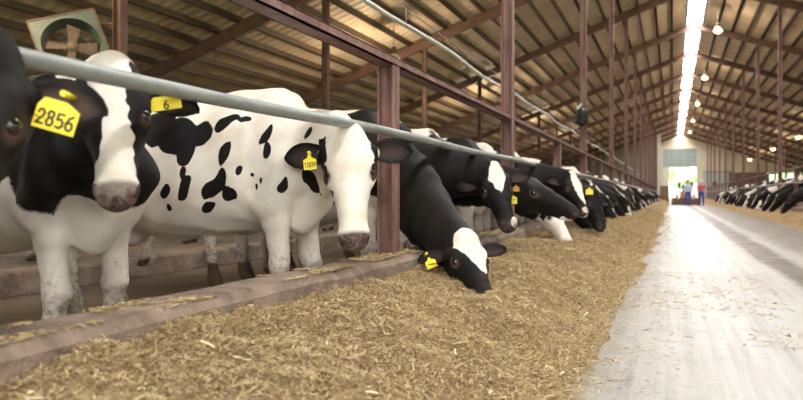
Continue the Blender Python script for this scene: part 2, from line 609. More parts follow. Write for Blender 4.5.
wall_poly('wall_partition_left', [(-EAVE, FLOOR), (-1.75, FLOOR), (-1.75, rz(-1.75) - .02), (-EAVE, rz(-EAVE) - .02)], YP, YP + .15, M['grey_wall'])
o = MB().box((-1.75, YP, 0), (-1.6, Y1, rz(-1.75) - .3)).build('wall_passage_left', M['beige_wall'])
o['kind'] = 'structure'
o = MB().box((-1.80, YP - .18, 0), (-1.22, YP, roof_z(-1.2) + .1)).build('trim_3', M['pale_trim'])
o['kind'] = 'structure'
for nm, x in (('wall_side_left', -EAVE + .3), ('wall_side_right', EAVE + 2 * X_C - .5)):
    o = MB().box((x, Y0, FLOOR - .1), (x + .15, Y1, 1.0)).build(nm, M['beige_wall'])
    o['kind'] = 'structure'

# the sectional door, rolled half way up: frame, rails, translucent rows
door = MB().box((DX0 - .12, Y1 - .1, 0), (DX0, Y1 + .2, DTOP)).box((DX1, Y1 - .1, 0), (DX1 + .12, Y1 + .2, DTOP)).box((DX0, Y1 - .1, DTOP - .08), (DX1, Y1 + .2, DTOP)).build('door_1', M['pale_trim'])
door['kind'] = 'structure'
rows = 6
rh = (DTOP - .1 - DOPEN) / rows
for i in range(rows):
    z0 = DOPEN + i * rh
    MB().box((DX0 + .02, Y1 + .02, z0 + .05), (DX1 - .02, Y1 + .05, z0 + rh - .02)).build('door_panel', M['door_panel'], door)
rails = MB()
for i in range(rows + 1):
    z0 = DOPEN + i * rh
    rails.box((DX0, Y1, z0 - .045), (DX1, Y1 + .07, z0 + .045))
for i in range(5):
    x = DX0 + (DX1 - DX0) * i / 4
    rails.box((max(x - .035, DX0), Y1 + .001, DOPEN), (min(x + .035, DX1), Y1 + .069, DTOP - .1))
rails.build('door_rails', M['galv'], door)
gd = MB().box((3.75, Y1 - .16, 0), (6.8, Y1 - .06, 3.75), bevel=.02).build('door_2', M['grey_door'])
gd['kind'] = 'structure'
MB().box((3.75, Y1 - .22, 3.78), (7.4, Y1 - .1, 3.9)).build('door_track', M['brown_wall'], gd)
MB().box((4.95, Y1 - .18, 1.9), (5.45, Y1 - .161, 2.5)).build('door_pane', M['black_plastic'], gd)


# ------------------------------------------------------------------ value noise for ground shapes
def vnoise(x, y, seed=0):
    r = np.random.default_rng(seed)
    tab = r.random((64, 64))
    xi, yi = np.floor(x).astype(int), np.floor(y).astype(int)
    fx, fy = x - xi, y - yi
    fx, fy = fx * fx * (3 - 2 * fx), fy * fy * (3 - 2 * fy)
    g = lambda a, b: tab[a % 64, b % 64]
    return (g(xi, yi) * (1 - fx) + g(xi + 1, yi) * fx) * (1 - fy) + (g(xi, yi + 1) * (1 - fx) + g(xi + 1, yi + 1) * fx) * fy


def fbm(x, y, seed, octs=4):
    a, s, t = 1.0, 0.0, 0.0
    for k in range(octs):
        s = s + a * vnoise(x * 2 ** k, y * 2 ** k, seed + k)
        t += a
        a *= .55
    return s / t


# ------------------------------------------------------------------ feed heaps (stuff)
PROF_X = np.array([0.0, .08, .25, .5, .72, .92, 1.08, 1.25, 1.5])
PROF_Z = np.array([.30, .285, .26, .225, .185, .115, .045, .004, -.03])


def feed_h(d, y, seed, width=1.0):
    """height of the feed at distance d from the curb face"""
    wob = (fbm(y * .55 + 3, y * 0 + .5, seed + 5) - .5) * .42
    dd = np.clip(d / width / (1 + wob * np.clip(d / width, 0, 1.2) * .9), 0, 1.5)
    h = np.interp(dd, PROF_X, PROF_Z)
    amp = np.clip(h / .12, 0, 1)
    h = h + .045 * np.clip(1 - np.maximum(y, 0) / 3.2, 0, 1) * np.clip(1 - d / .5, 0, 1)
    h = h + amp * ((fbm(d * 3.1 + 9, y * 2.6, seed) - .5) * .16 + (fbm(d * 16, y * 16, seed + 20, 3) - .5) * .04)
    return h


def heap(name, xface, side, y_from, y_to, seed, width, label, n_straw, straw_to):
    ys = [y_from]
    while ys[-1] < y_to:
        ys.append(ys[-1] + max(.022, .007 * (ys[-1] - 1.0)))
    ys = np.array(ys)
    ds = np.linspace(0, 1.42 * width, 66)
    Dm, Ym = np.meshgrid(ds, ys)
    Zm = feed_h(Dm, Ym, seed, width)
    X = xface + side * Dm
    v = np.stack([X, Ym, Zm], -1).reshape(-1, 3)
    nd, ny = len(ds), len(ys)
    i, j = np.meshgrid(np.arange(nd - 1), np.arange(ny - 1))
    a = (j * nd + i).ravel()
    q = np.stack([a, a + 1, a + nd + 1, a + nd], 1)
    if side < 0:
        q = q[:, ::-1]
    # straw blades lying over it: flat two-quad ribbons
    n = n_straw
    r = np.random.default_rng(seed)
    t = r.random(n) ** 1.0
    yy = y_from + .15 + (np.exp(t * math.log(1 + (straw_to - y_from) / 1.6)) - 1) * 1.6
    dd = np.abs(r.random(n)) * 1.22 * width
    loose = r.random(n) < .06
    dd = np.where(loose, width * (1.0 + np.abs(r.normal(0, .35, n))), dd)
    zz = np.maximum(feed_h(dd, yy, seed, width), .0) + .004 + r.random(n) * .012 * (~loose)
    sc = 1 + np.clip(yy / 9, 0, 2.0)
    L = (.0035 + .011 * r.random(n) ** 2.2) * sc
    Wd = (.0004 + .0009 * r.random(n) ** 1.5) * sc
    big = r.random(n) < .012
    L = np.where(big, L * 1.6, L)
    Wd = np.where(big, Wd * 4.0, Wd)
    th = r.random(n) * 2 * np.pi
    pit = r.normal(0, .38, n) * (~loose)
    dx = np.stack([np.cos(th) * np.cos(pit), np.sin(th) * np.cos(pit), np.sin(pit)], 1)
    rol = r.normal(0, .6, n)
    sx = np.stack([-np.sin(th), np.cos(th), np.zeros(n)], 1)
    upv = np.cross(dx, sx)
    sx = sx * np.cos(rol)[:, None] + upv * np.sin(rol)[:, None] * .6
    c = np.stack([xface + side * dd, yy, zz], 1)
    bend = (upv * (r.random(n) * .12)[:, None]) * L[:, None]
    P = np.empty((n, 6, 3))
    for k, (a_, w_, bb) in enumerate(((-1, -1, 0), (-1, 1, 0), (0, -1, 1), (0, 1, 1), (1, -1, 0), (1, 1, 0))):
        P[:, k] = c + dx * (a_ * L)[:, None] + sx * (w_ * Wd)[:, None] + bend * bb
    P[:, :, 2] = np.maximum(P[:, :, 2], .003)
    off = len(v) + np.arange(n)[:, None] * 6
    qs = np.concatenate([off + np.array([0, 1, 3, 2]), off + np.array([2, 3, 5, 4])])
    me = mesh_np(name, np.concatenate([v, P.reshape(-1, 3)]), np.concatenate([q, qs]), [M['feed'], M['straw']])
    mi = np.zeros(len(q) + len(qs), np.int32)
    mi[len(q):] = 1
    if len(me.polygons) == len(mi):
        me.polygons.foreach_set('material_index', mi)
    o = bpy.data.objects.new(name, me)
    COL.objects.link(o)
    return props(o, label, 'feed', kind='stuff')


XF_L, XF_R = -1.54, 3.44
heap('silage_feed', XF_L, 1, -.6, 82, 31, .99, 'long heap of tan chopped feed along the left curb under the grazing cows', 400000, 30)
heap('silage_feed', XF_R, -1, 8, 86, 77, .62, 'long heap of tan chopped feed along the right side of the drive', 14000, 60)


def loose_straw(name, n, box, zf, seed, label, lmax=.03):
    r = np.random.default_rng(seed)
    x = r.uniform(box[0], box[1], n)
    y = r.uniform(box[2], box[3], n)
    clump = fbm(x * 1.7, y * 1.7, seed)
    keep = clump > np.quantile(clump, .55)
    x, y = x[keep], y[keep]
    n = len(x)
    z = zf(x, y) + .003 + .004 * r.random(n)
    th = r.random(n) * 6.283
    L = .006 + lmax * r.random(n) ** 2
    Wd = .0012 + .0022 * r.random(n)
    dx = np.stack([np.cos(th), np.sin(th), r.normal(0, .08, n)], 1)
    sx = np.stack([-np.sin(th), np.cos(th), r.normal(0, .2, n)], 1)
    c = np.stack([x, y, z], 1)
    P = np.empty((n, 4, 3))
    for k, (a_, w_) in enumerate(((-1, -1), (-1, 1), (1, 1), (1, -1))):
        P[:, k] = c + dx * (a_ * L)[:, None] + sx * (w_ * Wd)[:, None]
    me = mesh_np(name, P.reshape(-1, 3), (np.arange(n)[:, None] * 4 + np.arange(4)), M['straw'])
    o = bpy.data.objects.new(name, me)
    COL.objects.link(o)
    return props(o, label, 'straw', kind='stuff')


loose_straw('scattered_straw', 5200, (-.55, .75, 1.5, 7.5), lambda x, y: 0 * x, 5, 'loose bits of feed scattered on the pale concrete drive')
loose_straw('curb_straw', 30000, (-1.77, -1.56, .2, 12), lambda x, y: CURB_Z + 0 * x, 6, 'loose bits of feed lying on top of the left concrete curb', .014)


# ------------------------------------------------------------------ curbs, posts, rails
def curb(name, x0, x1, y0, y1, label, seed):
    ys = np.arange(y0, min(y1, 14), .06)
    if y1 > 14:
        ys = np.concatenate([ys, np.arange(14, y1, 1.0)])
    prof = [(x0, FLOOR - .02), (x0, CURB_Z - .03), (x0 + .03, CURB_Z), (x1 - .03, CURB_Z), (x1, CURB_Z - .035), (x1, -.02)]
    n, m = len(ys), len(prof)
    v = np.zeros((n, m, 3))
    for k, (x, z) in enumerate(prof):
        v[:, k, 0] = x
        v[:, k, 1] = ys
        v[:, k, 2] = z
        if 0 < k < 5:
            v[:, k, 2] += (fbm(ys * 1.2, ys * 0 + k * .3, seed) - .5) * .03
            v[:, k, 0] += (fbm(ys * 2.2, ys * 0 + k, seed + 9) - .5) * .025
    i, j = np.meshgrid(np.arange(m - 1), np.arange(n - 1))
    a = (j * m + i).ravel()
    q = np.stack([a, a + m, a + m + 1, a + 1], 1)
    me = mesh_np(name, v.reshape(-1, 3), q[:, ::-1], M['curb'], smooth=False)
    o = bpy.data.objects.new(name, me)
    COL.objects.link(o)
    return props(o, label, 'curb')


curb('feed_curb', -1.79, XF_L, -3, 87, 'low stained concrete curb along the left feed heap', 3)
curb('feed_curb', XF_R, 3.76, 6, 87, 'low stained concrete curb along the right feed heap', 13)


def post(x, y, z0, z1, w, label, group, mat='red_steel'):
    """H-section steel post"""
    t = .012
    b = MB()
    b.box((x - w / 2, y - w / 2, z0), (x - w / 2 + t, y + w / 2, z1))
    b.box((x + w / 2 - t, y - w / 2, z0), (x + w / 2, y + w / 2, z1))
    b.box((x - w / 2 + t, y - t / 2, z0), (x + w / 2 - t, y + t / 2, z1))
    b.box((x - w / 2 - .03, y - w / 2 - .03, z0), (x + w / 2 + .03, y + w / 2 + .03, z0 + .012))
    o = b.build('support_post', M[mat])
    return props(o, label, 'post', group)


for side, X in (('left', X_L), ('right', X_R)):
    n = 0
    for k in range(-1, 12):
        y = TALL0 + BAY * k
        if y > 86 or (side == 'right' and y < 20) or y < 5:
            continue
        n += 1
        post(X, y, CURB_Z - .01, roof_z(X) - .1, .125, 'tall red steel post on the %s feed curb, %s full-height one from the front' % (side, nth(n)), 'tall posts along the %s feed curb' % side)
    n = 0
    for k in range(0, 12):
        y = SHORT0 + BAY * k
        if y > 86 or (side == 'right' and y < 20):
            continue
        n += 1
        lab = 'short red steel post under the left rail, between the white-faced cow and the head-down cow' if (side == 'left' and n == 1) else \
            'short red steel post under the %s rail, %s short one from the front' % (side, nth(n))
        post(X, y, CURB_Z - .01, RAIL_Z - .025, .11, lab, 'short posts under the %s rail' % side)
for side, X in (('left', -7.6), ('right', 9.5)):
    n = 0
    for k in range(0, 12):
        y = TALL0 + BAY * k
        if y > 86 or (side == 'right' and y < 55):
            continue
        n += 1
        xx = -7.15 if (side == 'left' and k == 0) else X
        post(xx, y, .07, roof_z(xx) - .1, .14, 'dark red roof post back among the %s stalls, %s from the front' % (side, nth(n)), 'roof posts among the %s stalls' % side, 'dark_steel')

# upper channel rails
for side, X, y0 in (('left', X_L, -2.5), ('right', X_R, 14)):
    b = MB()
    b.box((X - .055, y0, RAIL_Z - .027), (X - .045, 87, RAIL_Z + .027))
    b.box((X + .045, y0, RAIL_Z - .027), (X + .055, 87, RAIL_Z + .027))
    b.box((X - .055, y0, RAIL_Z - .027), (X + .055, 87, RAIL_Z - .017))
    b.box((X - .055, y0, RAIL_Z + .02), (X + .055, 87, RAIL_Z + .028))
    o = b.build('head_rail', M['red_steel'])
    props(o, 'red steel rail on the short posts above the %s row of cows' % side, 'rail')

# galvanised neck pipes, with a weld sleeve near the front
for side, X, y0 in (('left', X_L + .09, -1.0), ('right', X_R - .10, 14)):
    pts, y, k = [], y0, 0
    while y < 87:
        dz = -.012 * math.sin((y - SHORT0) / (BAY / 2) * math.pi) ** 2
        dz -= .028 * max(0.0, 1 - max(y, .5) / 3.2) if side == 'left' else 0
        pts.append((X, y, PIPE_Z + dz))
        y += .45
    props(MB().tube(pts, .0275, 16).build('neck_pipe', M['galv']), 'galvanised steel pipe running just above the necks of the %s row' % side, 'pipe')

# white water line and its carrier wire over the left cows
zz = lambda y: 2.56 - .03 * math.sin((y % BAY) / BAY * math.pi)
pts = [(-2.60 + .03 * math.sin(y * 1.7), y, zz(y)) for y in np.arange(2.0, 86, .4)]
wl = empty('water_line', (0, 0, 0))
props(wl, 'thin white water line slung on a wire over the left row of cows', 'pipe')
MB().tube(pts, .025, 10).build('pipe', M['white_pipe'], wl)
MB().tube([(-2.60, y, 2.70 + .02 * math.cos(y)) for y in np.arange(2.0, 86, .8)], .006, 6).build('carrier_wire', M['wire'], wl)
for y in np.arange(4.5, 70, 2.35):
    MB().tube([(-2.60, y, zz(y) - .03), (-2.60, y, 2.73)], .006, 6).build('hanger', M['wire'], wl)


# ------------------------------------------------------------------ lamps
def lamp(p, label, group, s=1.0, watts=1.0):
    t = empty('barn_lamp', p)
    props(t, label, 'lamp', group)
    top = (roof_z(p[0]) - p[2]) - .05
    MB().tube([(0, 0, .30 * s), (0, 0, top)], .012, 6).build('rod', M['wire'], t)
    MB().lathe([(.02, .32 * s), (.07 * s, .31 * s), (.08 * s, .13 * s), (.02, .12 * s)], n=16).build('ballast', M['fan_brown'], t)
    MB().lathe([(.06 * s, .13 * s), (.13 * s, .10 * s), (.185 * s, -.02 * s), (.19 * s, -.06 * s), (.18 * s, -.06 * s), (.12 * s, .09 * s)], n=20).build('shade', M['lamp_shade'], t)
    MB().lathe([(.001, -.155 * s), (.09 * s, -.14 * s), (.16 * s, -.08 * s), (.165 * s, -.05 * s), (.11 * s, .07 * s), (.001, .08 * s)], n=20).build('bulb', M['bulb'], t)
    ld = bpy.data.lights.new('lamp_light', 'POINT')
    ld.energy = LAMP_WATTS * watts
    ld.color = (1.0, .80, .56)
    ld.shadow_soft_size = .15
    lo = bpy.data.objects.new('lamp_light', ld)
    lo.location = (0, 0, -.32 * s)
    COL.objects.link(lo)
    lo.parent = t
    return t


for i, y in enumerate((6.1, 19.0, 31.9, 44.9, 57.9)):  # first lamp is out of view, added to the row to brighten the roof
    lamp(V((-7.6, y, 4.78)), 'warm lit barn lamp hanging over the left stalls, %s from the front' % nth(i + 1), 'lamps over the left stalls', 1.0, .7 if i == 0 else 1.0)
for i, y in enumerate((6.5, 19.4, 32.2, 44.9, 57.6, 70.5, 83)):  # first two are out of view, added to carry this row's light forward
    lamp(V((1.78, y, 7.72)), 'warm lit barn lamp beside the bright skylight strip, %s from the front' % nth(i + 1), 'lamps beside the skylight', 1.0, .35)
for i, y in enumerate((57.5, 71.5, 92)):
    lamp(V((8.5, y, 5.05)), 'warm lit barn lamp hanging over the right stalls, %s from the front' % nth(i + 1), 'lamps over the right stalls', 1.3, .9)


# ------------------------------------------------------------------ fan on the left, floodlight on a post
def fan():
    c = at(72, 47, 10.1)
    t = empty('barn_fan', c)
    props(t, 'square barn fan with grey green shroud tilted on the left roof post', 'fan')
    # local: x right, y depth, z up, then tilt
    R = Matrix.Rotation(TH + math.radians(20), 4, 'Z') @ Matrix.Rotation(math.radians(-18), 4, 'X') @ Matrix.Rotation(math.radians(-19), 4, 'Y')
    h, r, d = .45, .39, .14
    b = MB()
    n = 40
    ring, sq = [], []
    for k in range(n):
        a = 2 * math.pi * k / n
        ca, sa = math.cos(a), math.sin(a)
        m = h / max(abs(ca), abs(sa))
        ring.append((ca * r, sa * r))
        sq.append((ca * m, sa * m))
    for k in range(n):
        k2 = (k + 1) % n
        vs = [b.bm.verts.new(R @ V(p)) for p in ((ring[k][0], -d, ring[k][1]), (ring[k2][0], -d, ring[k2][1]), (sq[k2][0], -d, sq[k2][1]), (sq[k][0], -d, sq[k][1]))]
        b.bm.faces.new(vs)
        vs = [b.bm.verts.new(R @ V(p)) for p in ((ring[k][0], -d, ring[k][1]), (ring[k2][0], -d, ring[k2][1]), (ring[k2][0] * .97, d * .8, ring[k2][1] * .97), (ring[k][0] * .97, d * .8, ring[k][1] * .97))]
        b.bm.faces.new(vs)
    b.build('shroud_plate', M['fan_green'], t)
    f = MB()
    for sx in (-1, 1):
        f.box((sx * h - .012, -d - .01, -h), (sx * h + .012, d, h), R)
        f.box((-h, -d - .01, sx * h - .012), (h, d, sx * h + .012), R)
    f.build('housing', M['dark_steel'], t)
    for k in range(4):
        a = k * math.pi / 2 + .35
        R2 = R @ Matrix.Rotation(a, 4, 'Y') @ Matrix.Rotation(math.radians(28), 4, 'X')
        MB().prism([R2 @ V(p) for p in ((.05, 0, -.05), (.33, 0, -.11), (.34, 0, .09), (.05, 0, .05))], R2.to_3x3() @ V((0, .008, 0))).build('blade', M['fan_brown'], t)
    MB().lathe([(.001, -.06), (.07, -.06), (.075, .02), (.10, .03), (.10, .24), (.001, .25)], axis='Y', mtx=R).build('motor', M['fan_brown'], t)
    g = MB()
    for q in (.12, .2, .28):
        g.tube([R @ V((math.cos(a) * q, d + .02, math.sin(a) * q)) for a in np.linspace(0, 2 * math.pi, 25)], .004, 5)
    for a in range(6):
        g.tube([R @ V((math.cos(a) * .05, d + .02, math.sin(a) * .05)), R @ V((math.cos(a) * .36, d + .02, math.sin(a) * .36))], .004, 5)
    g.build('guard', M['wire'], t)
    p = V((-7.15, 7.65, c.z - .3)) - c
    MB().tube([R @ V((h, 0, -h * .6)), p], .02, 8).build('bracket', M['dark_steel'], t)
    MB().tube([R @ V((h, 0, h * .6)), p + V((0, 0, .55))], .02, 8).build('bracket', M['dark_steel'], t)


fan()
YQ = TALL0 + BAY
t = empty('flood_light', (X_L, YQ - .065, 2.33))
props(t, 'black floodlight with a white rim clamped to the second tall left post', 'floodlight')
MB().lathe([(.02, -.30), (.11, -.26), (.12, -.04), (.09, .0)], axis='Y', n=16, mtx=Matrix.Rotation(math.radians(-25), 4, 'X')).build('housing', M['black_plastic'], t)
MB().lathe([(.09, -.12), (.13, -.10), (.12, .16), (.08, .20), (.001, .2)], n=16, origin=(0, -.14, -.02)).build('body', M['black_plastic'], t)
MB().box((-.16, -.25, .10), (-.13, -.05, .24), Matrix.Rotation(.5, 4, 'Y')).build('reflector', M['white_cap'], t)
MB().box((-.03, -.10, -.03), (.03, 0, .03)).build('clamp', M['dark_steel'], t)


# ------------------------------------------------------------------ signed-distance bodies
def nrm(v):
    v = np.asarray(v, float)
    return v / np.linalg.norm(v)


class Field:
    def __init__(self, lo, hi, h):
        self.lo = np.array(lo, float)
        self.h = h
        self.n = np.ceil((np.array(hi) - self.lo) / h).astype(int) + 1
        self.ax = [self.lo[i] + h * np.arange(self.n[i]) for i in range(3)]
        self.D = np.full(self.n, .5, np.float32)

    def sub(self, lo, hi):
        a = np.clip(np.floor((np.array(lo) - self.lo) / self.h).astype(int), 0, self.n - 1)
        b = np.clip(np.ceil((np.array(hi) - self.lo) / self.h).astype(int) + 1, 1, self.n)
        sl = tuple(slice(i, j) for i, j in zip(a, b))
        P = [self.ax[i][sl[i]].reshape([-1 if k == i else 1 for k in range(3)]).astype(np.float32) for i in range(3)]
        return sl, P

    def put(self, sl, d, k, cut=False):
        o = self.D[sl]
        if cut:
            hh = np.maximum(k - np.abs(o + d), 0) / k
            self.D[sl] = np.maximum(o, -d) + hh * hh * k * .25
        else:
            hh = np.maximum(k - np.abs(o - d), 0) / k
            self.D[sl] = np.minimum(o, d) - hh * hh * k * .25

    def cone(self, A, B, ra, rb, side=(0, 1, 0), k=.04, cut=False):
        """elliptic cone from A to B; ra, rb = (half width along side, half height)"""
        A, B = np.array(A, float), np.array(B, float)
        ra = (ra, ra) if np.isscalar(ra) else ra
        rb = (rb, rb) if np.isscalar(rb) else rb
        R = max(*ra, *rb) + k + self.h * 2
        sl, P = self.sub(np.minimum(A, B) - R, np.maximum(A, B) + R)
        d = B - A
        L = np.linalg.norm(d)
        if L < 1e-6:
            d, L = np.array([1e-6, 0, 0]), 1e-6
        t = d / L
        s = np.asarray(side, float)
        s = s - t * s.dot(t)
        s = nrm(s)
        u = np.cross(t, s)
        Q = [P[i] - A[i] for i in range(3)]
        w = np.clip((Q[0] * t[0] + Q[1] * t[1] + Q[2] * t[2]) / L, 0, 1)
        Q = [Q[i] - d[i] * w for i in range(3)]
        qs = Q[0] * s[0] + Q[1] * s[1] + Q[2] * s[2]
        qu = Q[0] * u[0] + Q[1] * u[1] + Q[2] * u[2]
        qt = Q[0] * t[0] + Q[1] * t[1] + Q[2] * t[2]
        rw = ra[0] + (rb[0] - ra[0]) * w
        rh = ra[1] + (rb[1] - ra[1]) * w
        rt = np.minimum(rw, rh)
        k0 = np.sqrt((qs / rw) ** 2 + (qu / rh) ** 2 + (qt / rt) ** 2)
        k1 = np.sqrt((qs / rw ** 2) ** 2 + (qu / rh ** 2) ** 2 + (qt / rt ** 2) ** 2) + 1e-9
        self.put(sl, (k0 * (k0 - 1) / k1).astype(np.float32), k, cut)

    def chain(self, pts, side=(0, 1, 0), k=.03):
        for a, b in zip(pts[:-1], pts[1:]):
            self.cone(a[0], b[0], a[1], b[1], side if len(a) < 3 else a[2], k)

    def surface(self):
        D, h = self.D, self.h
        ins = D < 0
        c = ins.astype(np.int8)
        S = sum(c[i:c.shape[0] - 1 + i, j:c.shape[1] - 1 + j, l:c.shape[2] - 1 + l] for i in (0, 1) for j in (0, 1) for l in (0, 1))
        act = (S > 0) & (S < 8)
        idx = np.full(act.shape, -1, np.int64)
        ac = np.argwhere(act)
        idx[act] = np.arange(len(ac))
        acc = np.zeros((len(ac), 3))
        cnt = np.zeros(len(ac))
        cs = [(i, j, l) for i in (0, 1) for j in (0, 1) for l in (0, 1)]
        for p in cs:
            for a in range(3):
                if p[a] == 0:
                    q = list(p)
                    q[a] = 1
                    v0 = D[ac[:, 0] + p[0], ac[:, 1] + p[1], ac[:, 2] + p[2]]
                    v1 = D[ac[:, 0] + q[0], ac[:, 1] + q[1], ac[:, 2] + q[2]]
                    x = (v0 < 0) != (v1 < 0)
                    tt = np.where(x, v0 / np.where(v0 == v1, 1, v0 - v1), 0)
                    pos = np.array(p, float)[None].repeat(len(ac), 0)
                    pos[:, a] += tt
                    acc += pos * x[:, None]
                    cnt += x
        V_ = self.lo + h * (ac + acc / cnt[:, None])
        F = []
        for a in range(3):
            b, cc = (a + 1) % 3, (a + 2) % 3
            s0 = [slice(None)] * 3
            s1 = [slice(None)] * 3
            s0[a] = slice(0, -1)
            s1[a] = slice(1, None)
            i0, i1 = ins[tuple(s0)], ins[tuple(s1)]
            e = np.argwhere(i0 != i1)
            e = e[(e[:, b] > 0) & (e[:, cc] > 0) & (e[:, b] < act.shape[b]) & (e[:, cc] < act.shape[cc])]
            fl = i0[e[:, 0], e[:, 1], e[:, 2]]

            def g(db, dc):
                q = e.copy()
                q[:, b] -= db
                q[:, cc] -= dc
                return idx[q[:, 0], q[:, 1], q[:, 2]]
            q = np.stack([g(1, 1), g(0, 1), g(0, 0), g(1, 0)], 1)
            q[~fl] = q[~fl][:, ::-1]
            F.append(q)
        F = np.concatenate(F)
        F = F[(F >= 0).all(1)]
        # one light relaxing pass
        nb = np.zeros_like(V_)
        cn = np.zeros(len(V_))
        for i in range(4):
            for j in (1, 3):
                np.add.at(nb, F[:, i], V_[F[:, (i + j) % 4]])
                np.add.at(cn, F[:, i], 1)
        V_ = V_ * .5 + .5 * nb / np.maximum(cn, 1)[:, None]
        return V_, F


def wobble(P, seed, amp, freq):
    r = np.random.default_rng(seed)
    out = np.zeros_like(P)
    for k in range(7):
        f = r.normal(0, 1, 3)
        f = f / np.linalg.norm(f) * freq * (1.0 + .55 * k)
        out += np.sin(P @ f + r.random() * 6.28)[:, None] * r.normal(0, 1, 3) * amp / (1 + .5 * k)
    return P + out


TRUNK = np.array([  # x, centre z, half width, half height
    (.29, .95, .03, .04), (.25, .95, .11, .14), (.17, .96, .18, .25), (.06, .98, .225, .34), (-.06, .995, .255, .39), (-.25, .99, .30, .395),
    (-.50, .965, .345, .405), (-.80, .95, .37, .415), (-1.05, .98, .35, .39), (-1.25, 1.05, .295, .325), (-1.42, 1.09, .24, .275),
    (-1.53, 1.11, .15, .19), (-1.58, 1.11, .04, .05)])


def ear_shape(base, e, fl, wv, L, hs, coat, ear_in):
    """leaf-shaped cupped ear: closed double skin, root sunk in the head"""
    nu, nv = 15, 9
    u = np.linspace(-.06, 1, nu)
    v = np.linspace(-1, 1, nv)
    U, Vg = np.meshgrid(u, v, indexing='ij')
    half = np.interp(u, [-.06, .08, .25, .45, .62, .78, .90, .97, 1.0], [.026, .034, .054, .066, .067, .056, .037, .018, .004])[:, None] * hs
    across = Vg * half
    cup = (.022 + .012 * np.sin(np.clip(U, 0, 1) * 3.14)) * hs
    lift = cup * (Vg ** 2) - cup * .55 * (1 - np.clip(U, 0, 1) ** 2)
    thick = (.010 * (1 - .75 * np.abs(Vg) ** 2) + .0015) * (1.2 - .7 * np.clip(U, 0, 1)) * hs
    sag = -.018 * hs * np.clip(U, 0, 1) ** 2
    mid = base + e * (U * L)[..., None] + wv * across[..., None] + fl * (lift + sag)[..., None]
    front, rear = mid + fl * (thick * .5)[..., None], mid - fl * (thick * .5)[..., None]
    ve = np.concatenate([front.reshape(-1, 3), rear.reshape(-1, 3)])
    o = nu * nv
    i, j = np.meshgrid(np.arange(nu - 1), np.arange(nv - 1), indexing='ij')
    a = (i * nv + j).ravel()
    qf = np.stack([a, a + nv, a + nv + 1, a + 1], 1)
    if np.dot(np.cross(e, wv), fl) < 0:
        qf = qf[:, ::-1]
    qs = [qf, qf[:, ::-1] + o]
    for k in range(nu - 1):
        for col in (0, nv - 1):
            p, r = k * nv + col, (k + 1) * nv + col
            qs.append(np.array([[p, r, r + o, p + o]]))
    for k in range(nv - 1):
        for row in (0, nu - 1):
            p, r = row * nv + k, row * nv + k + 1
            qs.append(np.array([[p, r, r + o, p + o]]))
    inner = ear_in * np.clip(1 - ((U - .52) / .40) ** 2 - (Vg / .80) ** 2, 0, 1) ** .7
    pa = np.concatenate([np.stack([np.full(o, coat), inner.ravel()], 1), np.stack([np.full(o, coat), np.zeros(o)], 1)])
    return ve, np.concatenate(qs), pa


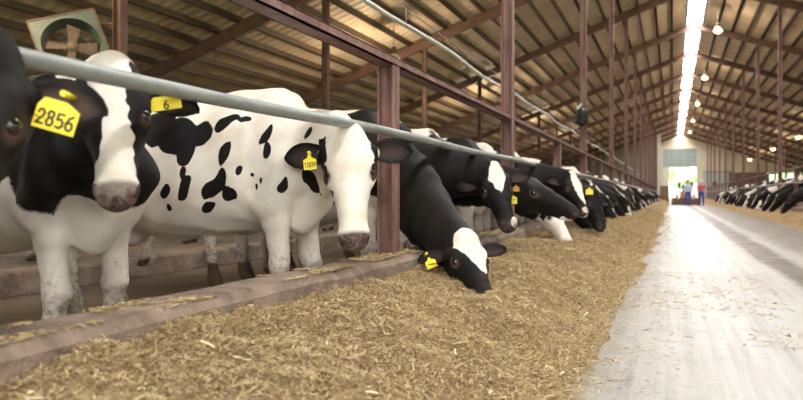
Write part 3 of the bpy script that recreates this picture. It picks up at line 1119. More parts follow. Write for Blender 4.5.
def cow_mesh(name, pose, h):
    """pose: poll (xyz), nose dir n, forehead normal f, hs head scale, legs: front/rear x shifts, coat, face ..."""
    poll, n, f0 = np.array(pose['poll'], float), nrm(pose['n']), np.array(pose['f'], float)
    f = nrm(f0 - n * f0.dot(n))
    s = np.cross(f, n)            # cow's left when n forward, f up
    hs = pose.get('hs', 1.0)
    nose = poll + n * .58 * hs
    low = np.minimum(np.minimum(poll, nose) - .34, (-1.78, -.5, -.03))
    hi = np.maximum(np.maximum(poll, nose) + .34, (.45, .5, 1.5))
    F = Field(low, hi, h)
    # trunk
    sl, P = F.sub((-1.7, -.55, .4), (.4, .55, 1.55))
    x = P[0].ravel()
    tx, tz, tw, th_ = (TRUNK[::-1, i] for i in range(4))
    xs = np.linspace(tx[0], tx[-1], 200)
    sm = lambda y: np.convolve(np.pad(np.interp(xs, tx, y), 6, 'edge'), np.ones(13) / 13, 'valid')
    zc, w, hh = (np.interp(x, xs, sm(q)).reshape(P[0].shape) for q in (tz, tw, th_))
    k0 = ((np.abs(P[1]) / w) ** 2.3 + (np.abs(P[2] - zc) / hh) ** 2.3) ** (1 / 2.3)
    d = (k0 - 1) * np.minimum(w, hh) * .85
    d = np.maximum(d, np.maximum(P[0] - .29, -1.58 - P[0]))
    F.put(sl, d.astype(np.float32), .03)
    F.cone((-.02, 0, 1.375), (-1.05, 0, 1.365), .035, .03, k=.09)
    F.cone((-1.05, 0, 1.365), (-1.5, 0, 1.35), .03, .03, k=.08)
    for q in (-1, 1):
        F.cone((-1.10, q * .24, 1.33), (-1.16, q * .25, 1.30), .06, .05, k=.10)          # hip bones
        F.cone((-1.46, q * .13, 1.22), (-1.53, q * .13, 1.20), .06, .05, k=.08)          # pin bones
        F.cone((-.06, q * .10, 1.33), (.10, q * .20, .92), (.05, .10), (.075, .10), k=.09)  # shoulder blade
        F.cone((.12, q * .20, .94), (.0, q * .19, .76), .085, .085, k=.08)
    F.cone((.20, 0, .80), (.10, 0, .64), (.09, .10), (.08, .06), k=.10)                    # brisket
    F.cone((-1.18, 0, .62), (-1.34, 0, .62), (.19, .15), (.17, .15), k=.08)                # udder
    # legs
    for q, sh in ((-1, pose.get('fr', 0)), (1, pose.get('fl', 0))):
        F.chain([((.0 + sh * .1, q * .165, .84), (.08, .11)), ((.02 + sh * .4, q * .16, .64), (.062, .078)), ((.04 + sh * .7, q * .155, .42), (.056, .060)),
                 ((.035 + sh * .85, q * .155, .30), (.040, .043)), ((.03 + sh, q * .155, .17), (.038, .042)), ((.035 + sh, q * .155, .115), (.047, .05)),
                 ((.065 + sh, q * .157, .055), (.045, .05))], k=.03)
        F.cone((.07 + sh, q * .158, .035), (.105 + sh, q * .158, .022), (.055, .045), (.05, .03), k=.015)
    for q, sh in ((-1, pose.get('rr', 0)), (1, pose.get('rl', 0))):
        F.chain([((-1.30, q * .19, 1.06), (.10, .21)), ((-1.24 + sh * .2, q * .205, .82), (.09, .16)), ((-1.36 + sh * .6, q * .20, .63), (.06, .085)),
                 ((-1.475 + sh * .8, q * .19, .50), (.046, .062)), ((-1.46 + sh * .9, q * .185, .34), (.038, .046)), ((-1.43 + sh, q * .18, .17), (.038, .044)),
                 ((-1.42 + sh, q * .18, .115), (.047, .05)), ((-1.39 + sh, q * .18, .055), (.046, .05))], k=.03)
        F.cone((-1.385 + sh, q * .18, .035), (-1.35 + sh, q * .18, .022), (.055, .045), (.05, .03), k=.015)
    # tail
    tl = pose.get('tail', .0)
    F.chain([((-1.52, 0, 1.33), .035), ((-1.60, 0, 1.24), .03), ((-1.63, tl * .3, 1.0), .022), ((-1.62, tl * .7, .72), .02), ((-1.61, tl, .55), .035), ((-1.61, tl, .40), .03)], k=.03)
    # neck
    P0 = np.array((-.05, 0, 1.04))
    P3 = poll - f * .085 * hs + n * .03 * hs
    D = np.linalg.norm(P3 - P0)
    back = nrm(-.45 * f - .25 * n + .85 * (P0 - P3) / D)
    d0 = nrm(np.array((1, 0, -.12)) + .7 * nrm(P3 - P0))
    c1 = P0 + d0 * D * .40
    c2 = P3 + back * D * .33
    T = np.linspace(0, 1, 8)
    bez = [((1 - t) ** 3) * P0 + 3 * t * (1 - t) ** 2 * c1 + 3 * t * t * (1 - t) * c2 + t ** 3 * P3 for t in T]
    RW = np.interp(T, [0, .3, .65, 1], [.20, .155, .118, .098]) * pose.get('nw', 1.0)
    RH = np.interp(T, [0, .3, .65, 1], [.30, .235, .175, .135])
    y_ = np.array((0, 1., 0))
    for i in range(7):
        sv = nrm(y_ * (1 - T[i]) + s * T[i] + 1e-6)
        F.cone(bez[i], bez[i + 1], (RW[i], RH[i]), (RW[i + 1], RH[i + 1]), sv, k=.07)
    # dewlap
    for i in range(1, 5):
        tg = nrm(bez[i + 1] - bez[i])
        sv = nrm(y_ * (1 - T[i]) + s * T[i])
        dn = np.cross(sv, tg)
        dn = dn if dn[2] < 0 else -dn
        F.cone(bez[i] + dn * RH[i] * .95, bez[i + 1] + dn * RH[i + 1] * .95, (.032, .06), (.026, .045), sv, k=.07)
    # head
    H = lambda a, b, c=0.0: poll + (n * a + f * b + s * c) * hs
    q = lambda *r: tuple(v * hs for v in r)
    F.chain([(H(.02, -.085), q(.088, .082)), (H(.09, -.09), q(.120, .095)), (H(.18, -.088), q(.114, .086)), (H(.28, -.085), q(.082, .080)),
             (H(.38, -.083), q(.063, .070)), (H(.46, -.080), q(.060, .058)), (H(.525, -.080), q(.056, .046))], side=s, k=.03 * hs)
    F.chain([(H(.09, -.185), q(.062, .062)), (H(.20, -.185), q(.054, .056)), (H(.34, -.150), q(.042, .040)), (H(.46, -.128), q(.042, .032)), (H(.51, -.120), q(.036, .024))], side=s, k=.05 * hs)
    F.cone(H(.0, -.03), H(.03, -.02), q(.05, .03), q(.055, .03), s, k=.05 * hs)
    for c in (-1, 1):
        F.cone(H(.135, -.042, c * .086), H(.165, -.045, c * .095), .034 * hs, .026 * hs, k=.04 * hs)   # brow
        F.cone(H(.21, -.09, c * .095), H(.235, -.085, c * .088), .026 * hs, .022 * hs, k=.03 * hs)     # lower lid / cheek bone
        F.cone(H(.10, -.17, c * .065), H(.20, -.165, c * .05), .055 * hs, .05 * hs, k=.06 * hs)        # jaw muscle
        F.cone(H(.495, -.062, c * .047), H(.52, -.072, c * .045), .028 * hs, .022 * hs, k=.025 * hs)   # nostril wing
        F.cone(H(.545, -.045, c * .040), H(.535, -.072, c * .056), .016 * hs, .009 * hs, k=.01 * hs, cut=True)
        F.cone(H(.188, -.050, c * .122), H(.192, -.050, c * .108), .018 * hs, .016 * hs, k=.015 * hs, cut=True)  # eye socket
    for c in (-1, 1):                                                                                 # mouth line
        F.cone(H(.40, -.128, c * .075), H(.535, -.122, c * .03), .007 * hs, .007 * hs, k=.01 * hs, cut=True)
    # ears
    ears = {}
    for c, key in ((-1, 'er'), (1, 'el')):
        de = pose.get(key, (-.22, -.05))       # lean along n, along f
        e = nrm(s * c + n * de[0] + f * de[1])
        base = H(.085, -.085, c * .092)
        fl = nrm(np.cross(e, nrm(n - e * n.dot(e))))  # ear-plane normal
        fl = fl if fl.dot(f) > 0 else -fl
        wv = nrm(np.cross(fl, e))
        L = .215 * hs
        F.cone(base - e * .02, base + e * L * .16, (.036 * hs, .032 * hs), (.034 * hs, .022 * hs), wv, k=.03 * hs)
        ears[key] = (base, e, fl, wv, L)
    for q in (-1, 1):
        F.cone((-.98, q * .46, 1.20), (-1.04, q * .46, 1.10), .12, .10, k=.10, cut=True)        # hollow flank
        F.cone((-1.30, q * .36, 1.27), (-1.36, q * .35, 1.22), .08, .07, k=.09, cut=True)        # behind the hip bone
        F.cone((.02, q * .40, 1.10), (-.02, q * .40, .95), .07, .07, k=.08, cut=True)            # behind the shoulder blade
        F.cone((.17, q * .165, .93), (.15, q * .175, .88), .055, .05, k=.06)                     # point of the shoulder
    F.D[:, :, :] = np.maximum(F.D, -F.ax[2].reshape(1, 1, -1).astype(np.float32))
    Vv, Q = F.surface()
    far = np.clip((np.linalg.norm(Vv - (poll + n * .3 * hs), axis=1) - .32) / .2, 0, 1)[:, None]
    Vv = Vv + (wobble(Vv, pose.get('seed', 1) + 9, .0045, 13.0) - Vv) * far * (Vv[:, 2:3] > .02)
    n_body = len(Vv)
    extra = []
    for key in ('er', 'el'):
        ev, eq, ep = ear_shape(*ears[key], hs, pose.get('ear', 1.0), pose.get('ear_in', .35))
        Q = np.concatenate([Q, eq + len(Vv)])
        Vv = np.concatenate([Vv, ev])
        extra.append(ep)
    # ---- paint
    coat = np.full(len(Vv), pose.get('ground', -1.0))
    W_ = wobble(Vv, pose.get('seed', 1), pose.get('wamp', .022), pose.get('wfreq', 9.0))
    for sg, c, r, *ang in pose['coat']:
        q_ = W_ - np.array(c)
        if ang:                                   # patch slanted in the flank's plane
            ca, sa = math.cos(math.radians(ang[0])), math.sin(math.radians(ang[0]))
            q_ = np.stack([q_[:, 0] * ca + q_[:, 2] * sa, q_[:, 1], q_[:, 2] * ca - q_[:, 0] * sa], 1)
        val = 1.0 - np.sqrt(((q_ / np.array(r)) ** 2).sum(1))
        coat = np.maximum(coat, val) if sg > 0 else np.minimum(coat, -val)
    rel = (Vv - poll) / hs
    a, b, c = rel @ n, rel @ f, rel @ s
    W2 = wobble(np.stack([a, b, c], 1), pose.get('seed', 1) + 50, .0075, 30.0)
    on_head = (a > -.03 - .25 * np.clip(-b - .05, 0, .3)) & (a < .7) & (b > -.33) & (b < .1) & (np.abs(c) < .15 + .0 * a)
    hb = np.full(len(Vv), pose.get('face_ground', 1.0))
    for sg, cc, r, *pw in pose['face']:
        e_ = pw[0] if pw else 2.0                 # 2 round, near 1 lozenge
        val = 1.0 - (np.abs((W2 - np.array(cc)) / np.array(r)) ** e_).sum(1) ** (1 / e_)
        hb = np.maximum(hb, val) if sg > 0 else np.minimum(hb, -val)
    coat = np.where(on_head, hb, coat)
    dark = np.zeros(len(Vv))
    for key in ('er', 'el'):
        base, e, fl, wv, L = ears[key]
        re = Vv - base
        t = re @ e / L
        on = (t > .05) & (t < .22) & (np.abs(re @ wv) < .085 * hs) & (np.abs(re @ fl) < .06 * hs)
        coat = np.where(on, pose.get('ear', 1.0), coat)
    skin = np.clip((a - .482 - .25 * np.clip(-b - .1, 0, 1)) / .02, 0, 1) * on_head * pose.get('muz', 1.0)
    skin = np.where(on_head & (a > .40) & (b < -.145), 0, skin)
    for q in (-1, 1):
        nd = np.sqrt((a - .545) ** 2 + (b + .056) ** 2 + (c - q * .046) ** 2)
        dark = np.maximum(dark, np.clip(1.7 - nd / .015, 0, 1))
        ed = np.sqrt(((a - .190) / 1.5) ** 2 + (b + .055) ** 2 + (c - q * .102) ** 2)
        dark = np.maximum(dark, np.clip(1.9 - ed / .020, 0, 1) * .9)
    hoof = Vv[:, 2] < .062
    dark = np.where(hoof & (np.abs(Vv[:, 1]) < .3), .9, dark)
    skin[n_body:] = 0
    ep = np.concatenate(extra)
    coat[n_body:], dark[n_body:] = ep[:, 0], ep[:, 1]
    me = mesh_np(name, Vv, Q, M['cow'])
    if len(me.vertices) == len(Vv):
        at_ = me.attributes.new('paint', 'FLOAT_VECTOR', 'POINT')
        at_.data.foreach_set('vector', np.stack([np.clip(coat * 1.5, -1, 1), skin, dark], 1).astype(np.float32).ravel())
    md = me.attributes.new('mud', 'FLOAT', 'POINT')
    if len(me.vertices) == len(Vv):
        md.data.foreach_set('value', (np.minimum(np.linalg.norm(Vv - (poll + n * .25 * hs), axis=1), 1) > .45).astype(np.float32) * (Vv[:, 0] < .45))
    eyes = [H(.190, -.055, c * .098) for c in (-1, 1)]
    return me, dict(ears=ears, eyes=eyes, n=n, f=f, s=s, hs=hs, poll=poll)


STROKES = {'0': [((.1, .2), (.1, .8)), ((.1, .8), (.2, .97)), ((.2, .97), (.4, .97)), ((.4, .97), (.5, .8)), ((.5, .8), (.5, .2)), ((.5, .2), (.4, .03)), ((.4, .03), (.2, .03)), ((.2, .03), (.1, .2))],
           '1': [((.3, .0), (.3, 1.0)), ((.3, 1.0), (.12, .8))],
           '2': [((.1, .75), (.2, .96)), ((.2, .96), (.4, .96)), ((.4, .96), (.5, .75)), ((.5, .75), (.45, .55)), ((.45, .55), (.08, .05)), ((.08, .05), (.54, .05))],
           '5': [((.5, .95), (.14, .95)), ((.14, .95), (.11, .55)), ((.11, .55), (.36, .6)), ((.36, .6), (.5, .45)), ((.5, .45), (.5, .2)), ((.5, .2), (.36, .03)), ((.36, .03), (.1, .08))],
           '6': [((.46, .96), (.22, .8)), ((.22, .8), (.1, .45)), ((.1, .45), (.1, .2)), ((.1, .2), (.2, .03)), ((.2, .03), (.4, .03)), ((.4, .03), (.5, .2)), ((.5, .2), (.5, .38)), ((.5, .38), (.4, .53)), ((.4, .53), (.2, .53)), ((.2, .53), (.1, .35))],
           '8': [((.2, .97), (.4, .97)), ((.4, .97), (.49, .8)), ((.49, .8), (.4, .54)), ((.4, .54), (.2, .54)), ((.2, .54), (.11, .8)), ((.11, .8), (.2, .97)), ((.2, .54), (.08, .25)), ((.08, .25), (.2, .03)), ((.2, .03), (.4, .03)), ((.4, .03), (.52, .25)), ((.52, .25), (.4, .54))],
           '9': [((.14, .04), (.38, .2)), ((.38, .2), (.5, .55)), ((.5, .55), (.5, .8)), ((.5, .8), (.4, .97)), ((.4, .97), (.2, .97)), ((.2, .97), (.1, .8)), ((.1, .8), (.1, .62)), ((.1, .62), (.2, .47)), ((.2, .47), (.4, .47)), ((.4, .47), (.5, .65))]}


def digits(txt, m, parent):
    """numerals built from bold strokes, one unit high, centred, then placed by m"""
    b = MB()
    w = .64
    for k, ch in enumerate(txt):
        ox = (k - len(txt) / 2) * w + .02
        for (x0, y0), (x1, y1) in STROKES[ch]:
            d = V((x1 - x0, y1 - y0, 0))
            L = d.length
            d.normalize()
            q = V((-d.y, d.x, 0)) * .075
            p0, p1 = V((ox + x0, y0 - .5, 0)) - d * .06, V((ox + x1, y1 - .5, 0)) + d * .06
            b.prism([p0 - q, p1 - q, p1 + q, p0 + q], (0, 0, .02), m)
    return b.build('tag_number', M['ink'], parent)


def add_tag(cow, info, key, text, mat='yellow_tag', t=.5, size=.078, roll=0.0, face=None, drop=.05, fwd=.050, label=None, wide=1.0, neck=True):
    """plastic ear tag: pentagon plate with a neck, hung on the ear; its number is a sub-part"""
    base, e, fl, wv, L = info['ears'][key]
    p = V(base + e * L * t + fl * fwd * info['hs'])
    inv = cow.matrix_world.inverted().to_3x3()
    nv = V(fl) if face is None else (inv @ V(face))
    nv.normalize()
    up = (inv @ V((0, 0, 1)))
    up = (up - nv * up.dot(nv)).normalized()
    up = Matrix.Rotation(roll, 3, nv) @ up
    rt = up.cross(nv)
    w, hh = size * .5 * wide, size * .5
    poly = [(-.22, 1.0), (.22, 1.0), (.30, .62), (1.0, .30), (1.0, -1.0), (-1.0, -1.0), (-1.0, .30), (-.30, .62)]
    if not neck:
        poly = [(-.75, 1.0), (.3, 1.0), (1.0, .55), (1.0, -1.0), (-1.0, -1.0), (-1.0, .45)]
    c = p - up * drop
    b = MB()
    b.prism([c + rt * (x * w) + up * (y * hh) for x, y in poly], nv * .003)
    b.tube([p - nv * .055, p + nv * .006], .008, 10)
    tag = b.build('ear_tag', M[mat], cow)
    tag['label'] = label or (mat.split('_')[0] + ' plastic ear tag' + (' reading ' + text if text else ''))
    if text:
        ts = size * min(.62, .92 * wide / (.64 * len(text)))
        m = Matrix((rt * ts, up * ts, nv * ts)).transposed().to_4x4()
        m.translation = c - up * hh * (.38 if neck else .25) + nv * .0035
        digits(text, m, tag)
    return tag


def cow_tree(me, info, loc, rz, eyes=True, sc=1.0):
    o = bpy.data.objects.new('cow', me)
    COL.objects.link(o)
    o.location = loc
    o.rotation_euler = (0, 0, rz)
    o.scale = (sc, sc, sc)
    bpy.context.view_layer.update()
    if eyes:
        for p in info['eyes']:
            b = MB()
            bmesh.ops.create_uvsphere(b.bm, u_segments=14, v_segments=10, radius=.026 * info['hs'], matrix=Matrix.Translation(V(p)))
            for fc in b.bm.faces:
                fc.smooth = True
            b.build('eye', M['eye'], o)
    return o


HIDE_GROUP = None


def hero(label, X, Y, rot, poll_w, nose_w, f_w, pose, h=.012, sc=1.05, tags=()):
    """poll / nose given in world space; the head keeps its own length"""
    rz = math.radians(rot)
    mw = Matrix.Translation((X, Y, FLOOR)) @ Matrix.Rotation(rz, 4, 'Z') @ Matrix.Scale(sc, 4)
    inv = mw.inverted()
    p, q = inv @ V(poll_w), inv @ V(nose_w)
    nv = q - p
    print('HERO', label[:40], 'head span', round(nv.length, 3), 'poll', [round(v, 2) for v in p], 'n', [round(v, 2) for v in nv.normalized()])
    pose = dict(pose)
    pose.update(poll=tuple(p), n=tuple(nv.normalized()), f=tuple(inv.to_3x3() @ V(f_w)))
    pose.setdefault('hs', min(max(nv.length / .60, .95), 1.15))
    me, info = cow_mesh('cow', pose, h)
    o = cow_tree(me, info, (X, Y, FLOOR), rz, True, sc)
    props(o, label, 'cow', 'cows feeding along the left curb')
    for tg in tags:
        add_tag(o, info, **tg)
    return o


# standard face markings in head space (along, out of forehead, side)
BLAZE = [(-1, (.20, .0, 0), (.34, .10, .055)), (-1, (.44, -.05, 0), (.14, .12, .10))]
FLANK_R = -.36

# ---- cow at the left edge: black, head in front of the pipe, tag 2856
hero('black cow at the left edge of the photo with the big ear tag 2856', -2.35, 1.22, 4,
     at(-30, 44, 1.68), at(-62, 215, 1.50), V((.50, -.66, .50)),
     dict(seed=3, ground=1.0, coat=[(-1, (-.6, 0, .5), (.8, .6, .25)), (-1, (0, 0, .2), (.5, .5, .3))], face=[], ear=1.0, el=(.10, -.12), ear_in=.85),
     h=.010, tags=[dict(key='el', text='2856', t=.52, size=.074, roll=math.radians(-16), face=(.42, -.9, .05), drop=.056, wide=1.35, neck=False,
                        label='big yellow ear tag with the number 2856')])

# ---- frontal cow, white blaze, tag 6
hero('black cow with a broad white blaze facing the camera on white front legs, tag 6', -2.50, 2.44, -15,
     at(112, 66, 2.42), at(116, 184, 2.17), V((.62, -.70, .35)),
     dict(seed=5, wamp=.02, ground=-1.0, fr=.03, fl=-.04,
          coat=[(1, (.42, -.20, 1.12), (.26, .26, .26)), (1, (.30, -.10, 1.05), (.30, .26, .24)), (1, (.16, -.20, .98), (.34, .24, .26)), (1, (.22, .15, 1.02), (.26, .22, .22)), (1, (-.25, 0, 1.28), (.35, .5, .22)),
                (1, (-.02, -.26, .42), (.06, .10, .16)), (1, (-.9, .0, 1.2), (.35, .6, .35)), (-1, (.24, .02, .72), (.17, .22, .16))],
          face=[(-1, (.03, .0, .0), (.12, .10, .075)), (-1, (.14, .0, .005), (.30, .13, .046)), (-1, (.36, -.02, .0), (.18, .12, .052)), (-1, (.46, -.05, 0), (.09, .06, .075))],
          ear=1.0, el=(.24, .0), er=(.05, -.05), muz=.85, hs=.96),
     h=.010, sc=.99, tags=[dict(key='el', text='6', t=.40, size=.050, roll=math.radians(10), face=(.5, -.86, .1), drop=.03, wide=2.1, neck=False, label='yellow ear tag, partly folded, showing a 6')])

# ---- white cow with black spots, tag 1009
SPOTS = [(-0.531, 1.149, 0.113, 0.1, 0), (-0.384, 1.152, 0.099, 0.067, 50), (-0.232, 1.214, 0.07, 0.038, 30), (-0.145, 1.226, 0.04, 0.022, 20),
         (-0.452, 1.034, 0.038, 0.061, 0), (0.006, 1.139, 0.101, 0.035, 52), (0.041, 1.306, 0.043, 0.027, 0), (-0.219, 1.039, 0.094, 0.033, 58),
         (0.011, 1.043, 0.026, 0.052, 0), (-0.127, 0.945, 0.042, 0.017, 62), (-0.452, 0.93, 0.037, 0.019, 60), (-0.462, 0.846, 0.09, 0.029, 50),
         (-0.294, 0.861, 0.098, 0.038, 58), (-0.232, 0.81, 0.039, 0.047, 0), (-0.606, 0.823, 0.049, 0.028, 60), (-0.054, 0.929, 0.012, 0.015, 0),
         (-0.03, 0.853, 0.012, 0.022, 0), (0.006, 0.887, 0.014, 0.023, 0), (0.126, 0.86, 0.044, 0.018, 65), (-0.214, 0.811, 0.038, 0.038, 0),
         (-0.341, 0.74, 0.05, 0.025, 15), (-0.604, 0.721, 0.017, 0.02, 0), (-.95, 1.15, .2, .2, 40), (-1.3, .95, .2, .16, 30), (-.68, 1.2, .10, .12, 0)]
hero('mostly white cow with scattered black spots and a white face looking out, tag 1009', -2.15, 3.66, 0,
     at(347, 130, 3.72), at(354, 238, 3.52), V((.40, -.90, .22)),
     dict(seed=8, wamp=.0085, wfreq=22.0, ground=-1.0, fr=.0, fl=.05, hs=1.10,
          coat=[(1, (x, FLANK_R, z), (l * 1.08, .2, w * 1.08), a) for x, z, l, w, a in SPOTS] +
               [(1, (.26, -.14, 1.13), (.035, .10, .05)), (1, (.36, -.14, 1.12), (.045, .10, .055)), (1, (.27, -.2, .88), (.045, .14, .075)), (1, (.30, -.2, .79), (.02, .1, .035))],
          face_ground=-1.0,
          face=[(1, (.12, -.08, -.125), (.05, .08, .035)), (1, (.19, -.08, -.115), (.055, .06, .03)), (1, (.19, -.06, .115), (.04, .05, .022)), (1, (.28, -.07, -.085), (.022, .04, .018))],
          ear=1.0, el=(.02, -.05), er=(.0, -.05), muz=1.0, nw=.92),
     h=.011, sc=1.03, tags=[dict(key='er', text='1009', t=.42, size=.078, roll=math.radians(6), face=(.35, -.93, .05), drop=.05, wide=.85, label='yellow ear tag with the number 1009')])

# ---- head-down black cow, white star
hero('black cow with its head down in the feed, white star on its forehead', -2.16, 5.0, -8,
     at(464, 236, 4.45), at(493, 301, 3.98), V((.52, -.70, .62)),
     dict(seed=12, ground=1.0, coat=[(-1, (-.35, 0, 1.45), (.30, .3, .13)), (-1, (.02, 0, .55), (.4, .5, .28)), (-1, (-.7, 0, .5), (.5, .5, .2)), (-1, (-1.4, 0, .6), (.3, .6, .4))],
          face=[(-1, (.09, .02, .015), (.19, .16, .125), 1.15), (-1, (.20, .0, .035), (.14, .14, .065), 1.3)], ear=1.0, er=(-.15, -.35), el=(-.25, .05), muz=.15, ear_in=.2, nw=1.12),
     h=.012, sc=1.05, tags=[dict(key='er', text='', t=.70, size=.066, roll=.35, face=(.5, -.8, .3), drop=.06, label='small yellow ear tag seen at an angle')])

# ---- cow looking out, white diamond
hero('black cow with a white diamond on its forehead looking at the camera', -2.28, 5.86, 0,
     at(492, 166, 6.05), at(509, 219, 5.72), V((.35, -.85, .42)),
     dict(seed=15, ground=1.0, coat=[(-1, (-.32, 0, 1.42), (.32, .4, .17)), (-1, (.1, 0, .60), (.35, .4, .22)), (-1, (0, 0, .2), (.5, .5, .3)), (-1, (-1.4, 0, .6), (.3, .6, .5))],
          face=[(-1, (.10, .02, .01), (.19, .20, .082), 1.1), (-1, (.51, -.05, .04), (.05, .05, .03))], ear=1.0, er=(.0, -.1), el=(-.1, -.1), muz=.35, hs=1.06),
     h=.013)

# ---- cow in profile, orange and yellow tags
hero('black cow stretching its head sideways, with an orange and a yellow tag', -2.25, 6.66, 4,
     at(519, 173, 6.35), at(588, 210, 6.15), V((.15, -.25, .95)),
     dict(seed=18, ground=1.0, coat=[(-1, (-.2, 0, 1.40), (.25, .5, .15)), (-1, (.44, -.10, 1.16), (.06, .12, .05)), (-1, (0, 0, .3), (.5, .5, .35)), (-1, (-1.4, 0, .7), (.35, .6, .5))],
          face=[(-1, (.50, -.14, 0), (.05, .03, .1))], ear=1.0, er=(-.45, -.45), el=(-.3, .0), muz=.15, hs=1.08),
     h=.013, tags=[dict(key='er', text='', mat='orange_tag', t=.30, size=.055, face=(.2, -.95, .1), drop=.0, label='round orange ear tag'),
                   dict(key='er', text='', t=.50, size=.085, face=(.2, -.95, .1), drop=.075)])

# ---- white face reaching down beneath the profile cow
hero('cow with a white lower face eating beneath the outstretched black head', -2.2, 7.85, -4,
     at(553, 203, 8.1), at(573, 243, 7.7), V((.55, -.45, .65)),
     dict(seed=21, ground=1.0, coat=[(-1, (-.45, 0, 1.4), (.22, .5, .18)), (-1, (0, 0, .35), (.5, .5, .35))],
          face_ground=-1.0, face=[(1, (.30, -.05, .05), (.05, .06, .035))], ear=1.0, muz=.2), h=.015)
hero('black cow with a long white blaze, head level, just past the profile cow', -2.22, 8.75, -3,
     at(571, 174, 8.6), at(590, 214, 8.2), V((.55, -.55, .62)),
     dict(seed=24, ground=1.0, coat=[(-1, (-.1, 0, 1.42), (.3, .5, .15)), (-1, (0, 0, .35), (.5, .5, .35))],
          face=[(-1, (.16, .0, .02), (.28, .10, .062)), (-1, (.5, -.1, 0), (.06, .08, .06))], ear=1.0, muz=.2), h=.015)
hero('black cow with lowered black head and a yellow tag, eating past the blazed cow', -2.2, 9.6, -5,
     at(594, 190, 9.7), at(607, 230, 9.3), V((.65, -.40, .6)),
     dict(seed=27, ground=1.0, coat=[(-1, (-.6, 0, 1.4), (.3, .5, .18)), (-1, (0, 0, .35), (.5, .5, .35))], face=[], ear=1.0, muz=.2), h=.016,
     tags=[dict(key='er', text='', t=.05, size=.095, face=(.3, -.93, .1), drop=-.03, fwd=.09)])


# ------------------------------------------------------------------ the rest of the herd
def rand_coat(seed):
    r = random.Random(seed)
    white = seed % 5 == 2
    out = []
    for k in range(r.randint(4, 7)):
        c = (r.uniform(-1.5, .3), r.choice((-.32, .32, 0)), r.uniform(.7, 1.42))
        out.append(((1 if white else -1), c, (r.uniform(.12, .3), .3, r.uniform(.1, .25))))
    if not white:
        out.append((-1, (r.uniform(-.8, -.1), 0, 1.42), (.25, .5, .2)))
    out.append((-1, (0, 0, .3), (.5, .6, .36)))
    out.append((-1, (-1.4, 0, .35), (.5, .6, .42)))
    return (-1.0 if white else 1.0), out


FACES = [[(-1, (.16, 0, .0), (.30, .12, .05))], [], [(-1, (.12, .02, 0), (.11, .09, .05))], [(-1, (.20, 0, .02), (.34, .14, .085)), (-1, (.5, -.1, 0), (.09, .12, .1))],
         [(-1, (.1, .0, 0), (.16, .1, .06)), (-1, (.52, -.08, 0), (.06, .1, .08))], [(-1, (.18, 0, 0), (.28, .13, .04))]]
FACE_WORDS = ['narrow white blaze', 'plain black face', 'white star', 'wide white face', 'white forehead and muzzle', 'thin white stripe']
VAR = []
for i in range(8):
    r = random.Random(100 + i)
    g, ct = rand_coat(40 + i)
    down = i not in (2, 6)
    dy = r.uniform(-.22, .10)
    if down:
        ps = dict(poll=(.88 + r.uniform(-.05, .06), dy, .74 + r.uniform(-.05, .05)), n=(.45 + r.uniform(-.1, .1), dy * .9, -.85), f=(.88, dy * .3, .45))
    else:
        ps = dict(poll=(.84, dy, 1.00), n=(.70, dy, -.55), f=(.5, 0, .85))
    ps.update(seed=60 + i, ground=g, coat=ct, face=FACES[i % 6], ear=1.0, muz=.3, fr=r.uniform(-.06, .06), fl=r.uniform(-.06, .06), rr=r.uniform(-.1, .1), rl=r.uniform(-.1, .1), tail=r.uniform(-.1, .1))
    VAR.append((cow_mesh('cow', ps, .021), FACE_WORDS[i % 6], down, 'spotted white' if g < 0 else 'black and white'))


def herd(i, x, y, rz, label, group):
    (me, info), fw, down, coatw = VAR[i]
    r = random.Random(int(y * 100) + (5 if x > 0 else 0))
    sc = r.uniform(1.0, 1.07)
    o = cow_tree(me, info, (x, y, FLOOR), rz + r.uniform(-.1, .1), False, sc)
    props(o, label, 'cow', group)
    return o


SEQ = [0, 3, 1, 5, 4, 2, 7, 0, 1, 6, 3, 5]
y, k = 10.45, 0
while y < 62:
    v = SEQ[k % 12] if k > 1 else (1, 0)[k]
    herd(v, -2.20 + RNG.uniform(-.08, .06), y, 0, '%s cow, %s, at the left rail, %s from the front' % (VAR[v][3], VAR[v][1], nth(k + 10)), 'cows feeding along the left curb')
    y += RNG.uniform(.78, .95)
    k += 1
y, k = 23.6, 0
while y < 60:
    v = SEQ[(k * 5 + 2) % 12]
    herd(v, 4.16 + RNG.uniform(-.06, .08), y, math.pi, '%s cow, %s, at the right rail, %s from the front' % (VAR[v][3], VAR[v][1], nth(k + 1)), 'cows feeding along the right curb')
    y += RNG.uniform(1.3, 2.5)
    k += 1
for k, (x, y, a, v) in enumerate([(-6.2, 5.6, 170, 3), (-6.4, 8.3, 185, 2), (-6.2, 12.2, 178, 7), (-6.4, 17.5, 183, 0), (-6.3, 21.5, 176, 5), (-6.2, 27, 180, 2), (-6.3, 33, 182, 4)]):
    herd(v, x, y, math.radians(a), '%s cow standing in the stalls behind the left row, %s from the front' % (VAR[v][3], nth(k + 1)), 'cows in the left stalls').location.z = .08


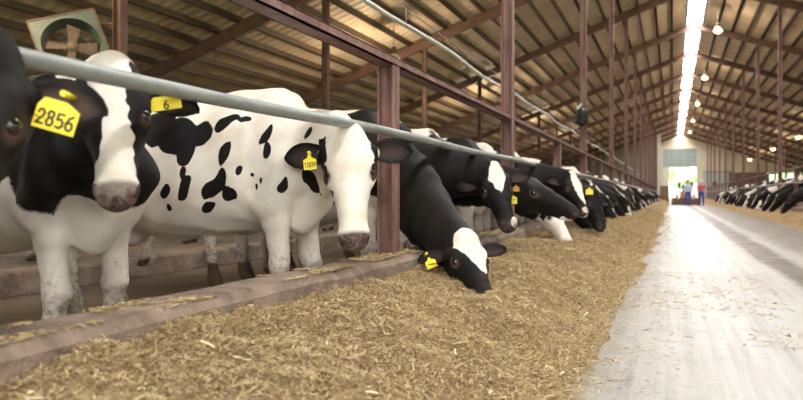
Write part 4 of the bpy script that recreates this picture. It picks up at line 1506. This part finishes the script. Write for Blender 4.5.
# ------------------------------------------------------------------ the two people
def person(loc, rz, shirt, label, arms, hat):
    F = Field((-.4, -.45, -.02), (.4, .45, 1.85), .014)
    for q in (-1, 1):
        F.chain([((0, q * .09, .92), (.095, .10)), ((.0, q * .10, .50), (.062, .066)), ((-.02, q * .10, .09), (.045, .05))], k=.03)
        F.cone((-.03, q * .10, .05), (.15, q * .115, .035), (.045, .045), (.04, .03), k=.03)
    F.chain([((0, 0, .93), (.165, .115)), ((0, 0, 1.10), (.15, .105)), ((.0, 0, 1.30), (.18, .12)), ((0, 0, 1.42), (.15, .09))], k=.05)
    F.cone((0, 0, 1.42), (.01, 0, 1.56), .055, .05, k=.03)
    F.cone((.015, 0, 1.62), (.02, 0, 1.68), (.076, .092), (.074, .088), k=.02)
    F.cone((.075, 0, 1.60), (.06, 0, 1.54), (.04, .03), (.045, .03), k=.03)
    F.cone((.11, 0, 1.62), (.105, 0, 1.645), .014, .01, k=.02)
    for q in (-1, 1):
        F.cone((.0, q * .08, 1.63), (-.005, q * .084, 1.65), (.012, .02), (.01, .02), k=.012)
        sh, el, wr = np.array((0, q * .19, 1.41)), np.array(arms[0]) * (1, q, 1), np.array(arms[1]) * (1, q, 1)
        F.chain([(sh, .06), (el, .045), (wr, .033)], k=.03)
        hd = nrm(wr - el)
        F.cone(wr, wr + hd * .08, (.04, .02), (.038, .017), k=.02)
        for g_ in range(4):
            o_ = np.array(((g_ - 1.5) * .017, 0, 0))
            F.cone(wr + hd * .08 + o_, wr + hd * (.15 - .008 * abs(g_ - 1.3)) + o_ * 1.2 + (.01, 0, 0), .009, .007, k=.006)
        F.cone(wr + hd * .03 + (.03, 0, 0), wr + hd * .09 + (.055, 0, 0), .011, .009, k=.01)
    Vv, Q = F.surface()
    me = mesh_np('person', Vv, Q, [M['skin'], shirt, M['jeans'], M['boots'], M['hair']])
    ctr = Vv[Q].mean(1)
    mi = np.full(len(Q), 1, np.int32)
    mi[ctr[:, 2] < .98] = 2
    mi[ctr[:, 2] < .085] = 3
    mi[ctr[:, 2] > 1.46] = 0
    fore = (np.abs(ctr[:, 1]) > .17) & (ctr[:, 2] < (arms[0][2] + .01)) & (ctr[:, 2] > .6)
    mi[fore & (ctr[:, 2] > .68)] = 0
    mi[(ctr[:, 2] > 1.6) & (ctr[:, 0] < -.01)] = 4
    me.polygons.foreach_set('material_index', mi)
    o = bpy.data.objects.new('person', me)
    COL.objects.link(o)
    o.location, o.rotation_euler, o.scale = loc, (0, 0, rz), (1.12, 1.14, 1.03)
    props(o, label, 'person')
    c = MB()
    c.lathe([(.001, 1.795), (.06, 1.785), (.092, 1.74), (.096, 1.685), (.088, 1.683), (.001, 1.76)], origin=(.015, 0, 0), n=20)
    c.prism([(.07, -.07, 1.685), (.19, -.05, 1.68), (.20, 0, 1.68), (.19, .05, 1.68), (.07, .07, 1.685)], (0, 0, .012))
    c.build('cap', hat, o)
    return o


YPER = 54.5
pp = lambda x, y: (at(x, 205.2, 1).x, 0)


def road_point(x, Y):
    """point on the drive at photo column x and distance Y along the barn"""
    t = (x - 401.5) / FPX
    X = Y * (CT * t - ST) / (ST * t + CT)
    return V((X, Y, 0))


person(road_point(687.8, YPER), math.radians(-80), M['blue_shirt'], 'person in a pale blue shirt, dark cap and jeans, standing on the drive',
       ((.02, .25, 1.14), (.14, .20, 1.02)), M['hair'])
person(road_point(701.5, YPER + .3), math.radians(-110), M['red_shirt'], 'person in a red shirt, white cap and jeans, standing on the drive',
       ((-.02, .26, 1.13), (.16, .17, 1.06)), M['white_cap'])


# ------------------------------------------------------------------ loader with a low bucket behind them
def loader():
    p = road_point(686, YPER + 2.2)
    t = empty('loader', p)
    props(t, 'small faded red loader with a wide low brown bucket behind the two people', 'loader')
    b = MB()
    b.prism([(-1.0, 0, .02), (-1.0, .75, .02), (-1.0, .85, .55), (-1.0, .80, .55), (-1.0, .68, .08), (-1.0, 0, .06)], (2.0, 0, 0))
    b.box((-1.02, 0, .02), (-.98, .80, .5)).box((.98, 0, .02), (1.02, .80, .5)).box((-1, 0, .02), (1, .04, .42))
    b.build('bucket', M['bucket'], t)
    for q in (-1, 1):
        MB().prism([(q * .55 - .06, .7, .3), (q * .55 - .06, 1.5, .95), (q * .55 - .06, 1.5, 1.1), (q * .55 - .06, .7, .5)], (.12, 0, 0)).build('lift_arm', M['loader_red'], t)
    MB().box((-.42, 1.2, .45), (.42, 3.2, 1.05), bevel=.06).build('body', M['loader_red'], t)
    cb = MB()
    for x in (-.42, .36):
        for yy in (1.9, 2.9):
            cb.box((x, yy, 1.05), (x + .06, yy + .06, 1.72))
    cb.box((-.46, 1.8, 1.72), (.46, 3.05, 1.78), bevel=.02)
    cb.build('roll_cage', M['loader_red'], t)
    MB().box((-.25, 2.4, 1.05), (.25, 2.75, 1.2), bevel=.04).box((-.25, 2.7, 1.2), (.25, 2.8, 1.6), bevel=.04).build('seat', M['black_plastic'], t)
    for x in (-.55, .40):
        MB().box((x, 1.55, 1.35), (x + .16, 1.60, 1.72), bevel=.02).tube([(x + .08, 1.6, 1.05), (x + .08, 1.6, 1.4)], .015, 6).build('mirror', M['black_plastic'], t)
    for x in (-.72, .48):
        for yy in (1.55, 2.8):
            MB().lathe([(.12, -.0), (.36, .0), (.40, .04), (.40, .20), (.36, .24), (.12, .24)], origin=(x, yy, .40), axis='X', n=24).build('wheel', M['rubber'], t)


loader()


# ------------------------------------------------------------------ stacked crates by the far left partition, trees outside
def crate(p, w, d, h, label):
    t = empty('slatted_crate', p)
    props(t, label, 'crate', 'brown crates at the far left corner')
    for i in range(4):
        z = i * h / 4
        MB().box((-w / 2, -d / 2, z + .02), (w / 2, -d / 2 + .03, z + h / 4 - .02)).build('slat', M['crate'], t)
    MB().box((-w / 2 + .02, -d / 2 + .03, 0), (w / 2 - .02, d / 2, h)).build('body', M['brown_wall'], t)


cp = road_point(664.5, 84.5)
crate(cp, 1.0, .9, .62, 'brown slatted crate on the floor, bottom of the far left stack')
crate(cp + V((0, 0, .62)), 1.0, .9, .62, 'brown slatted crate, middle of the far left stack')
crate(cp + V((-.02, 0, 1.24)), .9, .9, .55, 'brown slatted crate, topmost of the far left stack')


def tree(p, h, label):
    t = empty('tree', p)
    props(t, label, 'tree', 'trees outside the far door')
    MB().tube([(0, 0, 0), (.1, 0, h * .3), (0, .1, h * .6)], [.25, .2, .12], 8).build('trunk', M['bark'], t)
    r = random.Random(int(h * 100))
    F = Field((-h * .5, -h * .5, h * .1), (h * .5, h * .5, h * 1.05), h * .03)
    for k in range(26):
        a, q = r.uniform(0, 6.28), r.uniform(0, h * .28)
        c = (math.cos(a) * q, math.sin(a) * q, r.uniform(h * .3, h * .88))
        F.cone(c, (c[0] + .1, c[1], c[2] + .1), h * r.uniform(.07, .15), h * r.uniform(.06, .12), k=h * .03)
    Vv, Q = F.surface()
    Vv = wobble(Vv, int(h * 10), .09, 4.0)
    o = bpy.data.objects.new('crown', mesh_np('crown', Vv, Q, M['leaf']))
    COL.objects.link(o)
    o.parent = t


for k, (x, y, h) in enumerate([(-4, 150, 9), (2, 158, 11), (7, 150, 8.5), (19, 150, 9), (26, 156, 11)]):
    tree((x, y, -.27), h, 'pale green leafy tree outside the barn end, %s from the left' % nth(k + 1))
